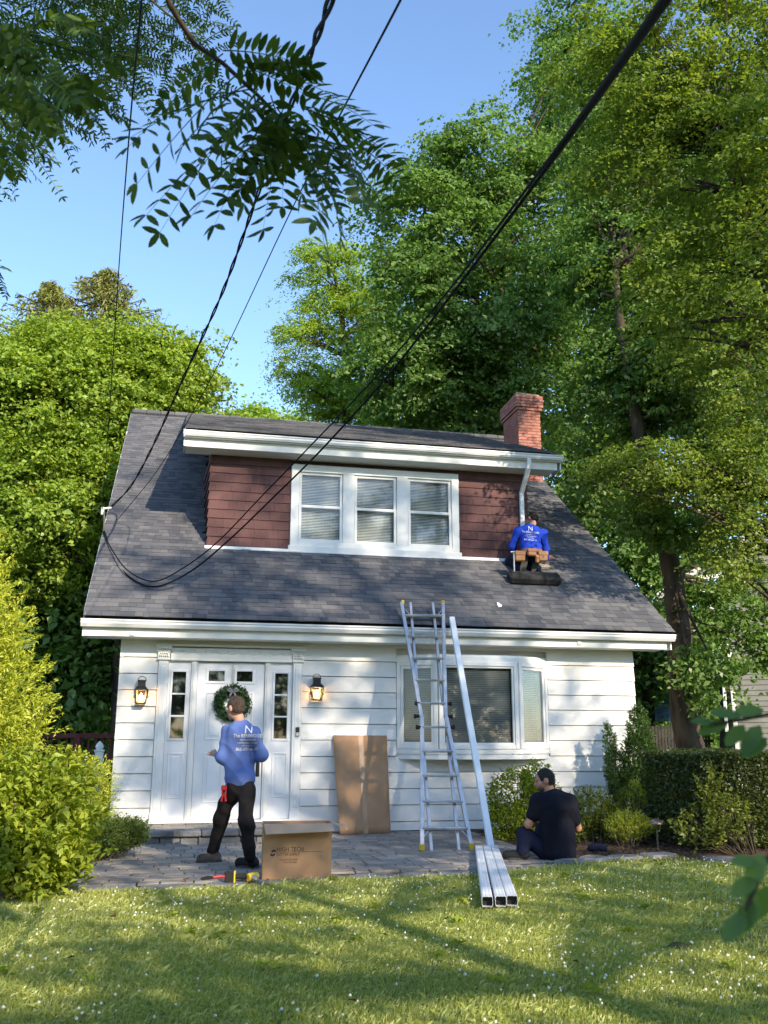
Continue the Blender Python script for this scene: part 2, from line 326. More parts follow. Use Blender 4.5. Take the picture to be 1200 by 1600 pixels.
# ------------------------------------------------------------------ the house
XL, XR = -0.75, 6.87; WZ = 2.60
house = thing('house', 'small white clapboard house with dark shingle roof and red shake dormer', 'house', (3.06, 0, 0))
RT = math.tan(rad(37.0)); RY0, RZ0, RYR = -0.50, 2.87, 6.5
def roofZ(y): return RZ0 + (y - RY0) * RT
b = MB(); RZR = roofZ(RYR)
# walls (front, gables, back) as one backing shell
g = [(0.06, 0), (13, 0), (13, 2.65), (RYR, RZR - .12), (0.06, 2.9)]
for X in (XL + .03, XR - .03): b.add([(X, yy, zz) for yy, zz in g], [tuple(range(5))])
DOORX0, DOORX1 = -.25, 1.75
b.add([(XL + .03, .06, 0), (DOORX0, .06, 0), (DOORX0, .06, 2.9), (XL + .03, .06, 2.9)], [(0, 1, 2, 3)])
b.add([(DOORX1, .06, 0), (3.14, .06, 0), (3.14, .06, 2.9), (DOORX1, .06, 2.9)], [(0, 1, 2, 3)])
b.add([(3.14, .06, 0), (5.45, .06, 0), (5.45, .06, 1.1), (3.14, .06, 1.1)], [(0, 1, 2, 3)])
b.add([(3.14, .06, 2.40), (5.45, .06, 2.40), (5.45, .06, 2.9), (3.14, .06, 2.9)], [(0, 1, 2, 3)])
b.add([(5.45, .06, 0), (XR - .03, .06, 0), (XR - .03, .06, 2.9), (5.45, .06, 2.9)], [(0, 1, 2, 3)])
b.add([(DOORX0, .06, 2.3), (DOORX1, .06, 2.3), (DOORX1, .06, 2.9), (DOORX0, .06, 2.9)], [(0, 1, 2, 3)])
b.add([(XL, 13, 0), (XR, 13, 0), (XR, 13, 2.65), (XL, 13, 2.65)], [(0, 1, 2, 3)])
wall = b.build('wall', M_SIDING, house)
# clapboards, one object each
zs = [0.02] + [0.144 + 0.2218 * k for k in range(12)]
zs = [z for z in zs if z < WZ - .02] + [WZ]
def board(x0, x1, z0, z1):
    b = MB(); pr = [(0, -.030, z0 + .004), (0, -.012, z1 - .006), (0, .05, z1 - .006), (0, .05, z0 + .004)]
    b.prism(pr, (x0, 0, 0), (x1, 0, 0)); b.build('siding_board', M_SIDING, wall)
for i in range(len(zs) - 1):
    z0, z1 = zs[i], zs[i + 1]
    board(XL, DOORX0 - .005, z0, z1)
    mid = [(DOORX1 + .005, XR)]
    if z1 > 1.12 and z0 < 2.38: mid = [(DOORX1 + .005, 3.125), (5.465, XR)]
    for a, c in mid:
        if c - a > 3.2:                                     # long courses are pieced, with staggered butt joints
            j = a + (c - a) * (0.35 + 0.3 * ((i * 7) % 5) / 4); board(a, j - .001, z0, z1); board(j + .001, c, z0, z1)
        else: board(a, c, z0, z1)
for X0, X1 in ((XL - .02, XL + .03), (XR - .03, XR + .02)):
    b = MB()
    for i in range(len(zs) - 1): b.prism([(0, -.031, zs[i]), (0, -.008, zs[i + 1]), (0, .02, zs[i + 1]), (0, .02, zs[i])], (X0, 0, 0), (X1, 0, 0))
    b.build('corner_cap', M_TRIM, house)
b = MB(); b.box(XL - .01, XR + .01, -.012, .05, -.03, .018); b.build('foundation', M_STONE, house)

# main eave: gutter, fascia, boxed soffit
EX0, EX1 = -1.24, 7.34
KP = [(-.50, .0), (-.50, -.018), (-.485, -.03), (-.485, -.055), (-.45, -.10), (-.375, -.10), (-.375, -.006), (-.385, -.006), (-.385, -.09), (-.445, -.09), (-.476, -.05), (-.476, -.03), (-.49, -.012), (-.49, 0)]
def gutter(x0, x1, yo, zt, nm, parent):
    b = MB(); n = len(KP); b.prism([(0, p[0], p[1]) for p in KP], (x0, yo, zt), (x1, yo, zt))
    for xx in (x0, x1 - .006): b.prism([(0, -.498, -.002), (0, -.483, -.055), (0, -.449, -.098), (0, -.378, -.098), (0, -.378, -.002)], (xx, yo, zt), (xx + .006, yo, zt))
    return b.build(nm, M_GUTTER, parent)
gutter(EX0 - .04, EX1 + .04, 0, 2.82, 'gutter', house)
b = MB(); b.box(EX0, EX1 - .06, -.372, -.345, 2.605, 2.84); b.build('fascia', M_SOFFIT, house)
b = MB(); b.box(EX0 + .01, EX1 - .07, -.345, -.0, 2.603, 2.625); b.build('soffit', M_SOFFIT, house)
b = MB(); b.box(XL, XR, -.018, .0, 2.56, 2.604); b.build('frieze', M_TRIM, house)
for px, py in ((207, 993), (906, 1004)):
    p = at(px, py, -.378); b = MB(); b.cbox(p[0] - .03, p[0] + .03, -.392, -.37, p[2] - .02, p[2] + .03, .006); b.build('gutter_bracket', M_TRIM, house)
# roof deck and barge boards
roofb = MB(); th = .10
for (ya, za, yb, zb) in ((-.46, roofZ(-.46), RYR, RZR), (RYR, RZR, 13.5, RZR - (13.5 - RYR) * RT)):
    roofb.add([(x, yy, zz - dz) for dz in (0.012, th) for x in (EX0, EX1) for yy, zz in ((ya, za), (yb, zb))], [(0, 2, 3, 1), (4, 5, 7, 6), (0, 1, 5, 4), (2, 6, 7, 3), (0, 4, 6, 2), (1, 3, 7, 5)])
roof = roofb.build('roof', M_DECK, house)
for X in (EX0 - .02, EX1 + .002):
    b = MB(); b.add([(X + dx, yy, zz) for dx in (0, .018) for yy, zz in ((-.372, 2.60), (-.372, roofZ(-.372) - .02), (RYR, RZR - .02), (RYR, RZR - .2), (-.2, roofZ(-.2) - .2), (-.15, 2.60))], [(0, 1, 2, 3, 4, 5), (11, 10, 9, 8, 7, 6)] + [(i, (i + 1) % 6, 6 + (i + 1) % 6, 6 + i) for i in range(6)])
    b.build('barge_board', M_TRIM, house)
# shingles: laminated tabs, each with its own thickness; lowest (nearest) 300 are single parts
DX0, DX1, DY = 0.385, 5.72, 1.29
def shingles(x0, x1, y0, z0, ang, length, skip, tabs, exposure=.122, seed=1):
    R = random.Random(seed); ca, sa = math.cos(ang), math.sin(ang); n = int(length / exposure)
    for r in range(n + 1):
        s0 = r * exposure; x = x0 - R.uniform(0, .3)
        while x < x1:
            w = R.choice((.08, .11, .15, .19, .24)); a, c = max(x, x0), min(x + w, x1); x += w
            if c - a < .02: continue
            yy = y0 + s0 * ca
            if skip(a, c, yy): continue
            t = R.choice((.005, .0085, .012)); dj = R.uniform(-.004, .004); s1 = min(s0 + exposure + .06, length)
            P = []
            for s, h in ((s0 + dj, .004), (s0 + dj, .004 + t), (s1, .0035), (s1, .001)):
                P.append((y0 + s * ca - h * sa, z0 + s * sa + h * ca))
            g = .0015
            tabs.append((yy, [(a + g, *P[0]), (c - g, *P[0]), (c - g, *P[1]), (a + g, *P[1]), (a + g, *P[2]), (c - g, *P[2]), (a + g, *P[3]), (c - g, *P[3])], R.random()))
SF = [(0, 1, 2, 3), (3, 2, 5, 4), (0, 3, 4, 6), (1, 7, 5, 2), (0, 6, 7, 1)]
def lay(tabs, parent, nkeep):
    tabs.sort(key=lambda t: t[0]); rest = MB()
    for i, (yy, v, var) in enumerate(tabs):
        if i < nkeep: b = MB(); b.add(v, SF, var); b.build('shingle', M_SHINGLE, parent)
        else: rest.add(v, SF, var)
    rest.build('shingle_field', M_SHINGLE, parent)['kind'] = 'stuff'
tabs = []; A37 = rad(37)
shingles(EX0 - .01, EX1 + .01, -.53, roofZ(-.53) + .004, A37, (RYR + .53) / math.cos(A37), lambda a, c, yy: yy > DY - .02 and a > DX0 - .02 and c < DX1 + .02 and True or (yy > DY and DX0 < (a + c) / 2 < DX1), tabs)
lay(tabs, roof, 300)
# dormer
DEY, DEZ = 0.79, 5.97; dang = math.atan2(RZR + .03 - DEZ, RYR - DEY)
DR0, DR1 = -0.06, 6.22
b = MB(); b.add([(x, yy, zz - dz) for dz in (.012, .11) for x in (DR0, DR1) for yy, zz in ((DEY + .04, DEZ + .04 * math.tan(dang)), (RYR, RZR + .03))], [(0, 2, 3, 1), (4, 5, 7, 6), (0, 1, 5, 4), (2, 6, 7, 3), (0, 4, 6, 2), (1, 3, 7, 5)])
droof = b.build('dormer_roof', M_DECK, house)
tabs = []; shingles(DR0 - .01, DR1 + .01, DEY - .03, DEZ + .012, dang, (RYR - DEY + .03) / math.cos(dang), lambda a, c, yy: False, tabs, seed=5)
lay(tabs, droof, 0)
b = MB()
for i in range(29): b.cbox(EX0 + .296 * i, EX0 + .296 * (i + 1) + .02, RYR - .14, RYR + .14, RZR - .06, RZR + .045 + (.006 if i % 2 else 0), .03)
b.build('ridge_cap', M_SHINGLE, roof)
gutter(DR0 - .03, DR1 + .03, DEY + .5, DEZ, 'dormer_gutter', house)
b = MB(); b.box(DR0, DR1 - .05, DEY + .128, DEY + .155, 5.735, DEZ - .01); b.build('dormer_fascia', M_SOFFIT, house)
b = MB(); b.box(DR0 + .01, DR1 - .06, DEY + .155, DY + .02, 5.732, 5.755); b.build('dormer_soffit', M_SOFFIT, house)
p = at(350, 688, DEY + .12); b = MB(); b.cbox(p[0] - .03, p[0] + .03, DEY + .105, DEY + .13, p[2] - .03, p[2] + .03, .006); b.build('gutter_bracket', M_TRIM, house)
for X in (DR0 - .02, DR1 + .002):
    b = MB(); b.add([(X + dx, yy, zz) for dx in (0, .018) for yy, zz in ((DEY + .12, 5.74), (DEY + .12, DEZ), (RYR, RZR), (RYR, RZR - .14), (DEY + .6, DEZ - .02), (DEY + .5, 5.74))], [(0, 1, 2, 3, 4, 5), (11, 10, 9, 8, 7, 6)] + [(i, (i + 1) % 6, 6 + (i + 1) % 6, 6 + i) for i in range(6)])
    b.build('dormer_barge_board', M_TRIM, house)
b = MB(); SPL = 0.05                                            # left cheek splays slightly outwards to the back
def cheek(X0, X1): b.add([(X0, DY + .02, 4.15), (X0, DY + .02, 5.76), (X1, 5.4, 7.5), (X1, 5.4, 7.3)], [(0, 1, 2, 3)])
cheek(DX0 + .01, DX0 + .01); cheek(DX1 - .01, DX1)
W0, W1 = 1.67, 4.51; WB, WT = 4.245, 5.655
for x0, x1, z0, z1 in ((DX0, W0, 4.15, 5.76), (W1, DX1, 4.15, 5.76), (W0, W1, WT, 5.76), (W0, W1, 4.15, WB)):
    b.add([(x0, DY + .03, z0), (x1, DY + .03, z0), (x1, DY + .03, z1), (x0, DY + .03, z1)], [(0, 1, 2, 3)])
dwall = b.build('dormer_wall', M_SHAKE, house)
nc = 10; ch = (5.735 - 4.235) / nc
for r in range(nc):
    z0, z1 = 4.235 + r * ch, 4.235 + (r + 1) * ch
    for (a, c) in ((DX0 - .012, W0 - .003), (W1 + .003, DX1 + .012)):
        x = a - random.uniform(0, .15)
        while x < c:
            w = random.choice((.16, .21, .26, .30)); xa, xc = max(x, a), min(x + w, c); x += w
            if xc - xa < .02: continue
            t = random.uniform(.018, .026); q = MB(); dz = random.uniform(-.003, .003)
            q.prism([(0, -t, z0 + dz), (0, -.006, z1 + .01), (0, .02, z1 + .01), (0, .02, z0 + dz)], (xa + .001, DY, 0), (xc - .001, DY, 0)); q.build('shake', M_SHAKE, dwall)
    q = MB(); yb = DY + .02 + (z1 - 4.2) * .9                     # cheek courses, seen edge on
    q.prism([(-.030, 0, z0), (-.008, 0, z1 + .01), (.01, 0, z1 + .01), (.01, 0, z0)], (DX0 - .012, DY - .02, 0), (DX0 - .012 - SPL * (.25 + r * .09), DY + 1.2, 0)); q.build('cheek_course', M_SHAKE, dwall)
    q = MB(); q.prism([(.026, 0, z0), (.006, 0, z1 + .01), (-.01, 0, z1 + .01), (-.01, 0, z0)], (DX1 + .012, DY - .018, 0), (DX1 + .012, DY + .4 + r * .2, 0)); q.build('cheek_course', M_SHAKE, dwall)
b = MB(); b.box(DX0 - .06, DX1 - .22, DY - .075, DY - .02, 4.175, 4.222); b.build('flashing', M_GUTTER, house)

# windows
def blinds(name, x0, x1, z0, z1, y, parent, pitch=.026, ang=1.0, skip=()):
    b = MB(); n = int((z1 - z0) / pitch)
    for i in range(n):
        z = z0 + (i + .5) * pitch; dy, dz = .012 * math.cos(ang), .012 * math.sin(ang) + random.gauss(0, .0006)
        b.add([(x0, y - dy, z - dz), (x1, y - dy, z - dz), (x1, y + dy, z + dz), (x0, y + dy, z + dz)], [(0, 1, 2, 3)])
    for f in (.2, .8): b.box(x0 + (x1 - x0) * f - .002, x0 + (x1 - x0) * f + .002, y - .014, y - .012, z0, z1)
    o = b.build(name, M_BLIND, parent); o['kind'] = 'stuff'; return o
def frame(b, x0, x1, z0, z1, y0, y1, t):
    b.cbox(x0, x0 + t, y0, y1, z0, z1, .004); b.cbox(x1 - t, x1, y0, y1, z0, z1, .004)
    b.cbox(x0 + t, x1 - t, y0 + .002, y1, z0, z0 + t, .004); b.cbox(x0 + t, x1 - t, y0 + .002, y1, z1 - t, z1, .004)
win = MB(); frame(win, W0, W1, WB, WT, DY - .045, DY + .03, .125)
for xm in (2.62, 3.53): win.cbox(xm - .095, xm + .095, DY - .04, DY + .03, WB + .125, WT - .125, .004)
win.cbox(W0 - .03, W1 + .03, DY - .075, DY - .02, WB - .03, WB + .045, .005)
win = win.build('dormer_window', M_TRIM, house)
for (x0, x1) in ((1.80, 2.52), (2.72, 3.43), (3.63, 4.38)):
    z0, z1 = WB + .125, WT - .125; zm = (z0 + z1) / 2
    b = MB(); frame(b, x0, x1, zm - .02, z1, DY - .012, DY + .03, .045); b.build('upper_sash', M_TRIM, win)
    b = MB(); frame(b, x0, x1, z0, zm + .025, DY - .034, DY - .014, .045); b.build('lower_sash', M_TRIM, win)
    for a, c, yy in ((zm, z1 - .03, DY + .01), (z0 + .03, zm, DY - .022)):
        b = MB(); b.box(x0 + .035, x1 - .035, yy, yy + .004, a, c); b.build('pane', M_GLASS, win)
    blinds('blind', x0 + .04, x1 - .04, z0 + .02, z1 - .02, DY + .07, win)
    b = MB(); b.box(x0 - .08, x1 + .08, DY + .2, DY + .22, z0 - .1, z1 + .1); b.build('dark_room_sheet', M_DARK, win)  # dark sheet stands in for the unlit room behind the blind

# bay window
BY = -.35; bz0, bz1 = 1.10, 2.41
C = [(3.14, 0.0), (3.665, BY), (4.87, BY), (5.45, 0.0)]
bay = MB()
def slabpoly(b, z0, z1, out):
    cx = (3.14 + 5.45) / 2; P = [(cx + (x - cx) * (1 + out), (y - out * .6) if y < -.01 else y) for x, y in C]
    P = [(P[0][0], .05)] + P + [(P[3][0], .05)]; n = len(P)
    b.add([(x, y, z) for z in (z0, z1) for x, y in P], [tuple(range(n))[::-1], tuple(range(n, 2 * n))] + [(i, (i + 1) % n, n + (i + 1) % n, n + i) for i in range(n)])
slabpoly(bay, bz0 - .11, bz0 - .035, .004)
bay = bay.build('bay_window', M_TRIM, house)
for nm, za, zb, ot in (('sill', bz0 - .035, bz0 + .03, .03), ('head', bz1 - .05, bz1 + .02, .035), ('drip_cap', bz1 + .02, bz1 + .05, .015)): q = MB(); slabpoly(q, za, zb, ot); q.build(nm, M_TRIM, bay)
for i in range(3):
    (xa, ya), (xb, yb) = C[i], C[i + 1]; Ln = math.hypot(xb - xa, yb - ya); ang = math.atan2(yb - ya, xb - xa)
    T = Matrix.Translation((xa, ya, 0)) @ Matrix.Rotation(ang, 4, 'Z'); t = .055 if i != 1 else .06; z0, z1 = bz0 + .03, bz1 - .05
    def fr(nm, e0, e1, zz0, zz1, y0, y1, t):
        b = MB()
        for a in ((e0, e0 + t, zz0, zz1), (e1 - t, e1, zz0, zz1), (e0 + t, e1 - t, zz0, zz0 + t), (e0 + t, e1 - t, zz1 - t, zz1)): b.cbox(a[0], a[1], y0, y1, a[2], a[3], .005, None, T)
        b.build(nm, M_TRIM, bay)
    fr('frame', .005, Ln - .005, z0, z1, -.03, .05, t); fr('sash', .005 + t, Ln - .005 - t, z0 + t, z1 - t, -.012, .03, .045 if i != 1 else .03)
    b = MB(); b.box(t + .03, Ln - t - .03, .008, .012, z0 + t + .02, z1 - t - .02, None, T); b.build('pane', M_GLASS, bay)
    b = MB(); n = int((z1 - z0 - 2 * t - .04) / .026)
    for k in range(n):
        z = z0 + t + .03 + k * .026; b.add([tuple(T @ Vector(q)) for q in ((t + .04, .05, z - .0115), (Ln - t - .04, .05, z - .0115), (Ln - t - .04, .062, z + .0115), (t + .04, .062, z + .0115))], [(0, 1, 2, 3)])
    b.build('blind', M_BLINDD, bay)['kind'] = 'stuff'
b = MB(); b.box(3.2, 5.4, .30, .32, .9, 2.5); b.build('dark_room_sheet', M_DARK, bay)  # black backing sheet in place of the room's shade
for px, r in ((720, .10), (748, .13), (768, .10)):
    p = at(px, 1165, -.16); b = MB(); b.lathe([(.03, -.02), (r, .04), (r * 1.05, .1), (r * .6, .17), (.02, .19)], (p[0], -.15, bz0 + .05), 14); b.build('white_planter', M_TRIM, bay, True)

# entrance: pilasters, entablature, sidelights, door
def zat(px, py): return at(px, py, 0)[2]
def xat(px, py=1100): return at(px, py, 0)[0]
DZ0, DZ1 = .205, 2.305
for x0, x1 in ((-.25, -.115), (1.62, 1.75)):
    b = MB(); b.cbox(x0, x1, -.05, .05, .17, 2.32, .006); b.cbox(x0 + .03, x1 - .03, -.058, -.048, .35, 2.25, .005); b.cbox(x0 - .008, x1 + .008, -.06, .05, .17, .30, .006); b.build('pilaster', M_TRIM, house)
    cap = MB(); cap.cbox(x0 - .02, x1 + .02, -.075, .04, 2.325, 2.36, .005); cap.cbox(x0 - .015, x1 + .015, -.065, .04, 2.36, 2.48, .005); cap.cbox(x0 - .04, x1 + .04, -.09, .04, 2.48, 2.515, .006)
    for row in range(3):
        for k in range(5 - row % 2):
            xx = x0 + (x1 - x0) * (k + .5 + .5 * (row % 2)) / 5
            cap.tube([(xx, -.066, 2.37 + row * .035), (xx + random.uniform(-.008, .008), -.082, 2.385 + row * .035), (xx, -.072, 2.405 + row * .035)], [.010, .012, .004], 6)
    for sx in (x0 - .005, x1 + .005): cap.tube([(sx + .018 * math.cos(a), -.08, 2.46 + .018 * math.sin(a)) for a in np.linspace(0, 5.5, 10)], .007, 6)
    cap.build('capital', M_TRIM, house)
b = MB(); b.cbox(-.09, 1.60, -.045, .05, 2.325, 2.50, .005); b.cbox(-.09, 1.60, -.06, .05, 2.322, 2.35, .005); b.cbox(-.30, 1.81, -.07, .05, 2.517, 2.553, .005)
ent = b.build('entablature', M_TRIM, house)
b = MB()
for k in range(11):
    xx = -.01 + k * .152
    b.tube([(xx + .055 * math.cos(a), -.048, 2.455 - .035 * math.sin(a)) for a in np.linspace(0, math.pi, 8)], .007, 6); b.tube([(xx - .055, -.05, 2.475), (xx - .055, -.05, 2.43)], [.012, .004], 6)
b.build('swag_moulding', M_TRIM, ent)
for x0, x1 in ((.20, .285), (1.225, 1.30)): b = MB(); b.cbox(x0, x1, -.03, .05, .19, 2.32, .008); b.cbox(x0 + .022, x1 - .022, -.042, -.028, .19, 2.32, .005); b.build('mullion', M_TRIM, house)
b = MB(); b.cbox(-.27, 1.77, -.085, .05, .165, .198, .006); b.build('sill', M_TRIM, house)
def panel(b, x0, x1, z0, z1, y):
    for a in ((x0, x1, z0, z0 + .022), (x0, x1, z1 - .022, z1), (x0, x0 + .022, z0 + .022, z1 - .022), (x1 - .022, x1, z0 + .022, z1 - .022)): b.cbox(a[0], a[1], y - .011, y + .002, a[2], a[3], .005)
    b.cbox(x0 + .05, x1 - .05, y - .008, y + .002, z0 + .05, z1 - .05, .006)
for x0, x1 in ((-.112, .197), (1.303, 1.617)):
    b = MB(); g0, g1, h0, h1 = (x0 + .065, x1 - .065, 1.27, 2.17); Y = .005
    for a in ((x0, g0, .2, 2.32), (g1, x1, .2, 2.32), (g0, g1, .2, h0), (g0, g1, h1, 2.32)): b.box(a[0], a[1], Y, Y + .04, a[2], a[3])
    panel(b, x0 + .05, x1 - .05, .48, 1.08, Y); frame(b, g0 - .03, g1 + .03, h0 - .03, h1 + .03, Y - .018, Y - .001, .03)
    for k in (1, 2): zc = h0 + (h1 - h0) * k / 3; b.cbox(g0 - .001, g1 + .001, Y - .008, Y + .012, zc - .011, zc + .011, .003)
    sl = b.build('sidelight', M_DOOR, house)
    for k in range(3): q = MB(); q.box(g0 - .004, g1 + .004, Y + .014, Y + .018, h0 + (h1 - h0) * k / 3, h0 + (h1 - h0) * (k + 1) / 3); q.build('pane', M_GLASSD, sl)
    q = MB(); q.box(g0 - .04, g1 + .04, .10, .11, h0 - .05, h1 + .05); q.build('curtain', M_CURTAIN, sl)
x0, x1 = .29, 1.22; Y = .012; b = MB()
cuts = [(.44, .66), (.83, 1.05)]; wz0, wz1 = 2.05, 2.19
for a in ((x0, x1, DZ0, wz0), (x0, x1, wz1, DZ1), (x0, cuts[0][0], wz0, wz1), (cuts[0][1], cuts[1][0], wz0, wz1), (cuts[1][1], x1, wz0, wz1)): b.box(a[0], a[1], Y, Y + .045, a[2], a[3])
for c in cuts:
    panel(b, c[0] - .02, c[1] + .02, 1.25, 1.90, Y); panel(b, c[0] - .02, c[1] + .02, .42, 1.08, Y); frame(b, c[0] - .035, c[1] + .035, wz0 - .035, wz1 + .035, Y - .014, Y - .001, .035)
door = b.build('front_door', M_DOOR, house)
for c in cuts: q = MB(); q.box(c[0] - .003, c[1] + .003, Y + .012, Y + .016, wz0 - .003, wz1 + .003); q.build('pane', M_GLASSD, door); q = MB(); q.box(c[0] - .05, c[1] + .05, .10, .11, wz0 - .05, wz1 + .05); q.build('curtain', M_DARK, door)
b = MB(); b.cbox(1.135, 1.195, Y - .03, Y, 1.04, 1.15, .006); b.tube([(1.165, Y - .02, .99), (1.165, Y - .06, .97), (1.165, Y - .06, .80), (1.165, Y - .01, .78)], .012, 8); b.cbox(1.14, 1.19, Y - .02, Y, .76, 1.02, .006); b.build('handle', M_BLACK, door)
b = MB(); b.box(DOORX0, DOORX1, .30, .32, .1, 2.5); b.build('dark_hall_sheet', M_DARK, house)  # dark sheet stands in for the unlit hall
# chimney
CX0, CX1, CY0, CY1 = 6.79, 7.30, 4.33, 5.25; CT = 8.36
b = MB(); b.box(CX0 + .012, CX1 - .012, CY0 + .012, CY1 - .012, 5.6, CT); chim = b.build('chimney', M_MORTAR, house)
br = MB(); z = 6.1; r = 0
def course(z, e):
    X0, X1, Y0, Y1 = CX0 - e, CX1 + e, CY0 - e, CY1 + e; o = .1 * (r % 2)
    x = X0 - o
    while x < X1:
        a, c = max(x, X0), min(x + .2, X1); x += .2
        if c - a > .015: br.cbox(a + .004, c - .004, Y0, Y0 + .09, z, z + .058, .003); br.cbox(a + .004, c - .004, Y1 - .09, Y1, z, z + .058, .003)
    y = Y0 + .09 - (.1 - o)
    while y < Y1 - .09:
        a, c = max(y, Y0 + .09), min(y + .2, Y1 - .09); y += .2
        if c - a > .015: br.cbox(X0, X0 + .09, a + .004, c - .004, z, z + .058, .003); br.cbox(X1 - .09, X1, a + .004, c - .004, z, z + .058, .003)
while z < CT:
    e = 0 if z < 8.05 else (.03 if z < 8.13 else .055); course(z, e); z += .066; r += 1
br.build('brickwork', M_BRICK, chim)['kind'] = 'stuff'
b = MB(); n = 10
b.add([(CX0 - .04 + random.uniform(0, .02), CY0 - .04, CT), (CX1 + .04, CY0 - .04, CT), (CX1 + .04, CY1 + .04, CT), (CX0 - .04, CY1 + .04, CT), (CX0 - .02, CY0, CT + .12), (CX1 - .02, CY0 + .02, CT + .10), (CX1 - .03, CY1 - .03, CT + .12), (CX0 + .02, CY1 - .02, CT + .10), (CX0 + .1, CY0 + .15, CT + .17), (CX1 - .12, CY0 + .2, CT + .16), (CX1 - .14, CY1 - .2, CT + .17), (CX0 + .12, CY1 - .2, CT + .16)],
      [(3, 2, 1, 0)] + [(i, (i + 1) % 4, 4 + (i + 1) % 4, 4 + i) for i in range(4)] + [(4 + i, 4 + (i + 1) % 4, 8 + (i + 1) % 4, 8 + i) for i in range(4)] + [(8, 9, 10, 11)]); b.build('crown', M_CROWN, chim)
# dormer downspout
def pipe(b, pts, w, d):
    pts = [Vector(p) for p in pts]
    for i in range(len(pts) - 1):
        a, c = pts[i], pts[i + 1]; t = (c - a).normalized(); e = t * .012; a2, c2 = a - e, c + e
        side = Vector((1, 0, 0)) if abs(t.x) < .8 else Vector((0, 1, 0)); side = (side - t * side.dot(t)).normalized(); up = t.cross(side)
        q = [(-1, -.7), (-.7, -1), (.7, -1), (1, -.7), (1, .7), (.7, 1), (-.7, 1), (-1, .7)]
        b.prism([side * (s * w) + up * (u * d) for s, u in q], a2, c2)
p0 = at(827, 733, DEY + .05); b = MB(); pipe(b, [(p0[0], DEY + .05, DEZ - .09), (p0[0], DEY + .09, DEZ - .24), (5.63, DY - .055, 5.38), (5.63, DY - .055, 4.66)], .036, .028); b.build('downspout', M_GUTTER, house)

# ------------------------------------------------------------------ fixtures at the entrance
def lantern(px, py, label):
    p = at(px, py, -.09); x, z = p[0], p[2]; t = thing('wall_lantern', label, 'lantern', (x, -.02, z - .2), 'lit lanterns beside the front door')
    b = MB(); b.cbox(x - .045, x + .045, -.028, -.01, z - .02, z + .16, .004); b.cbox(x - .02, x + .02, -.09, -.02, z + .09, z + .12, .004); b.build('bracket', M_BLACK, t)
    b = MB()
    def ring(r0, z0, r1, z1): b.add([(x + sx * r, -.105 + sy * r, zz) for r, zz in ((r0, z0), (r1, z1)) for sx, sy in ((-1, -1), (1, -1), (1, 1), (-1, 1))], [(0, 1, 5, 4), (1, 2, 6, 5), (2, 3, 7, 6), (3, 0, 4, 7), (3, 2, 1, 0), (4, 5, 6, 7)])
    ring(.095, z + .045, .088, z + .06); ring(.088, z + .06, .055, z + .10); ring(.050, z + .10, .050, z + .175); ring(.056, z + .165, .056, z + .185); b.build('roof', M_BLACK, t)
    b = MB(); c8 = [(-1, -1), (1, -1), (1, 1), (-1, 1)]
    for sx, sy in c8: b.tube([(x + sx * .060, -.105 + sy * .060, z - .125), (x + sx * .083, -.105 + sy * .083, z + .048)], .007, 6)
    for k in range(4):
        (a, c), (d, e) = c8[k], c8[(k + 1) % 4]; b.tube([(x + a * .060, -.105 + c * .060, z - .125), (x + d * .060, -.105 + e * .060, z - .125)], .008, 6)
        if k in (0, 1, 3):
            for (u, v) in (((a, c), (d, e)), ((d, e), (a, c))): b.tube([(x + u[0] * .060, -.105 + u[1] * .062, z - .125), (x + v[0] * .083, -.105 + v[1] * .085, z + .045)], .0035, 5)
    for sx in (-1, 1): b.tube([(x + sx * (.085 + .012 * math.cos(a)), -.105, z - .04 + .014 * math.sin(a)) for a in np.linspace(0, 6.28, 9)], .005, 5)
    b.cbox(x - .062, x + .062, -.167, -.043, z - .135, z - .127, .003); b.build('cage', M_BLACK, t)
    b = MB()
    for k in range(4):
        (a, c), (d, e) = c8[k], c8[(k + 1) % 4]; b.add([(x + a * .058, -.105 + c * .058, z - .12), (x + d * .058, -.105 + e * .058, z - .12), (x + d * .080, -.105 + e * .080, z + .046), (x + a * .080, -.105 + c * .080, z + .046)], [(0, 1, 2, 3)])
    b.build('pane', M_GLASS, t)
    b = MB(); b.lathe([(.004, -.045), (.018, -.03), (.022, -.01), (.014, .02), (.003, .04)], (x, -.105, z - .03), 10); b.build('bulb', M_BULB, t, True)
    b = MB(); b.tube([(x + .055 * math.cos(a), -.10, z + .185 + .05 * math.sin(a)) for a in np.linspace(0, math.pi, 12)], .0045, 6); b.build('handle_ring', M_BLACK, t)
    ld = bpy.data.lights.new('lantern_glow', 'POINT'); ld.energy = 2.0; ld.color = (1, .55, .2); ld.shadow_soft_size = .03
    lo = bpy.data.objects.new('lantern_glow', ld); COL.objects.link(lo); lo.location = (x, -.105, z - .02); lo.parent = t; lo.matrix_parent_inverse = Matrix.Translation(-WLOC[t.name])
lantern(222, 1086, 'lit black lantern on the narrow siding strip left of the door')
lantern(496, 1080, 'lit black lantern on the siding right of the door')
p = at(466, 1144, -.03); db = thing('doorbell', 'small black and silver doorbell on the right door trim', 'doorbell', (p[0], -.06, p[2] - .06))
b = MB(); b.cbox(p[0] - .026, p[0] + .026, -.082, -.06, p[2] - .008, p[2] + .062, .004); b.build('camera_top', M_BLACK, db)
b = MB(); b.cbox(p[0] - .026, p[0] + .026, -.082, -.06, p[2] - .062, p[2] - .008, .004); o = b.build('silver_base', M_ALU, db)
b = MB(); b.tube([(p[0], -.084, p[2] - .035), (p[0], -.088, p[2] - .035)], .014, 14); b.build('button', M_TRIM, db)

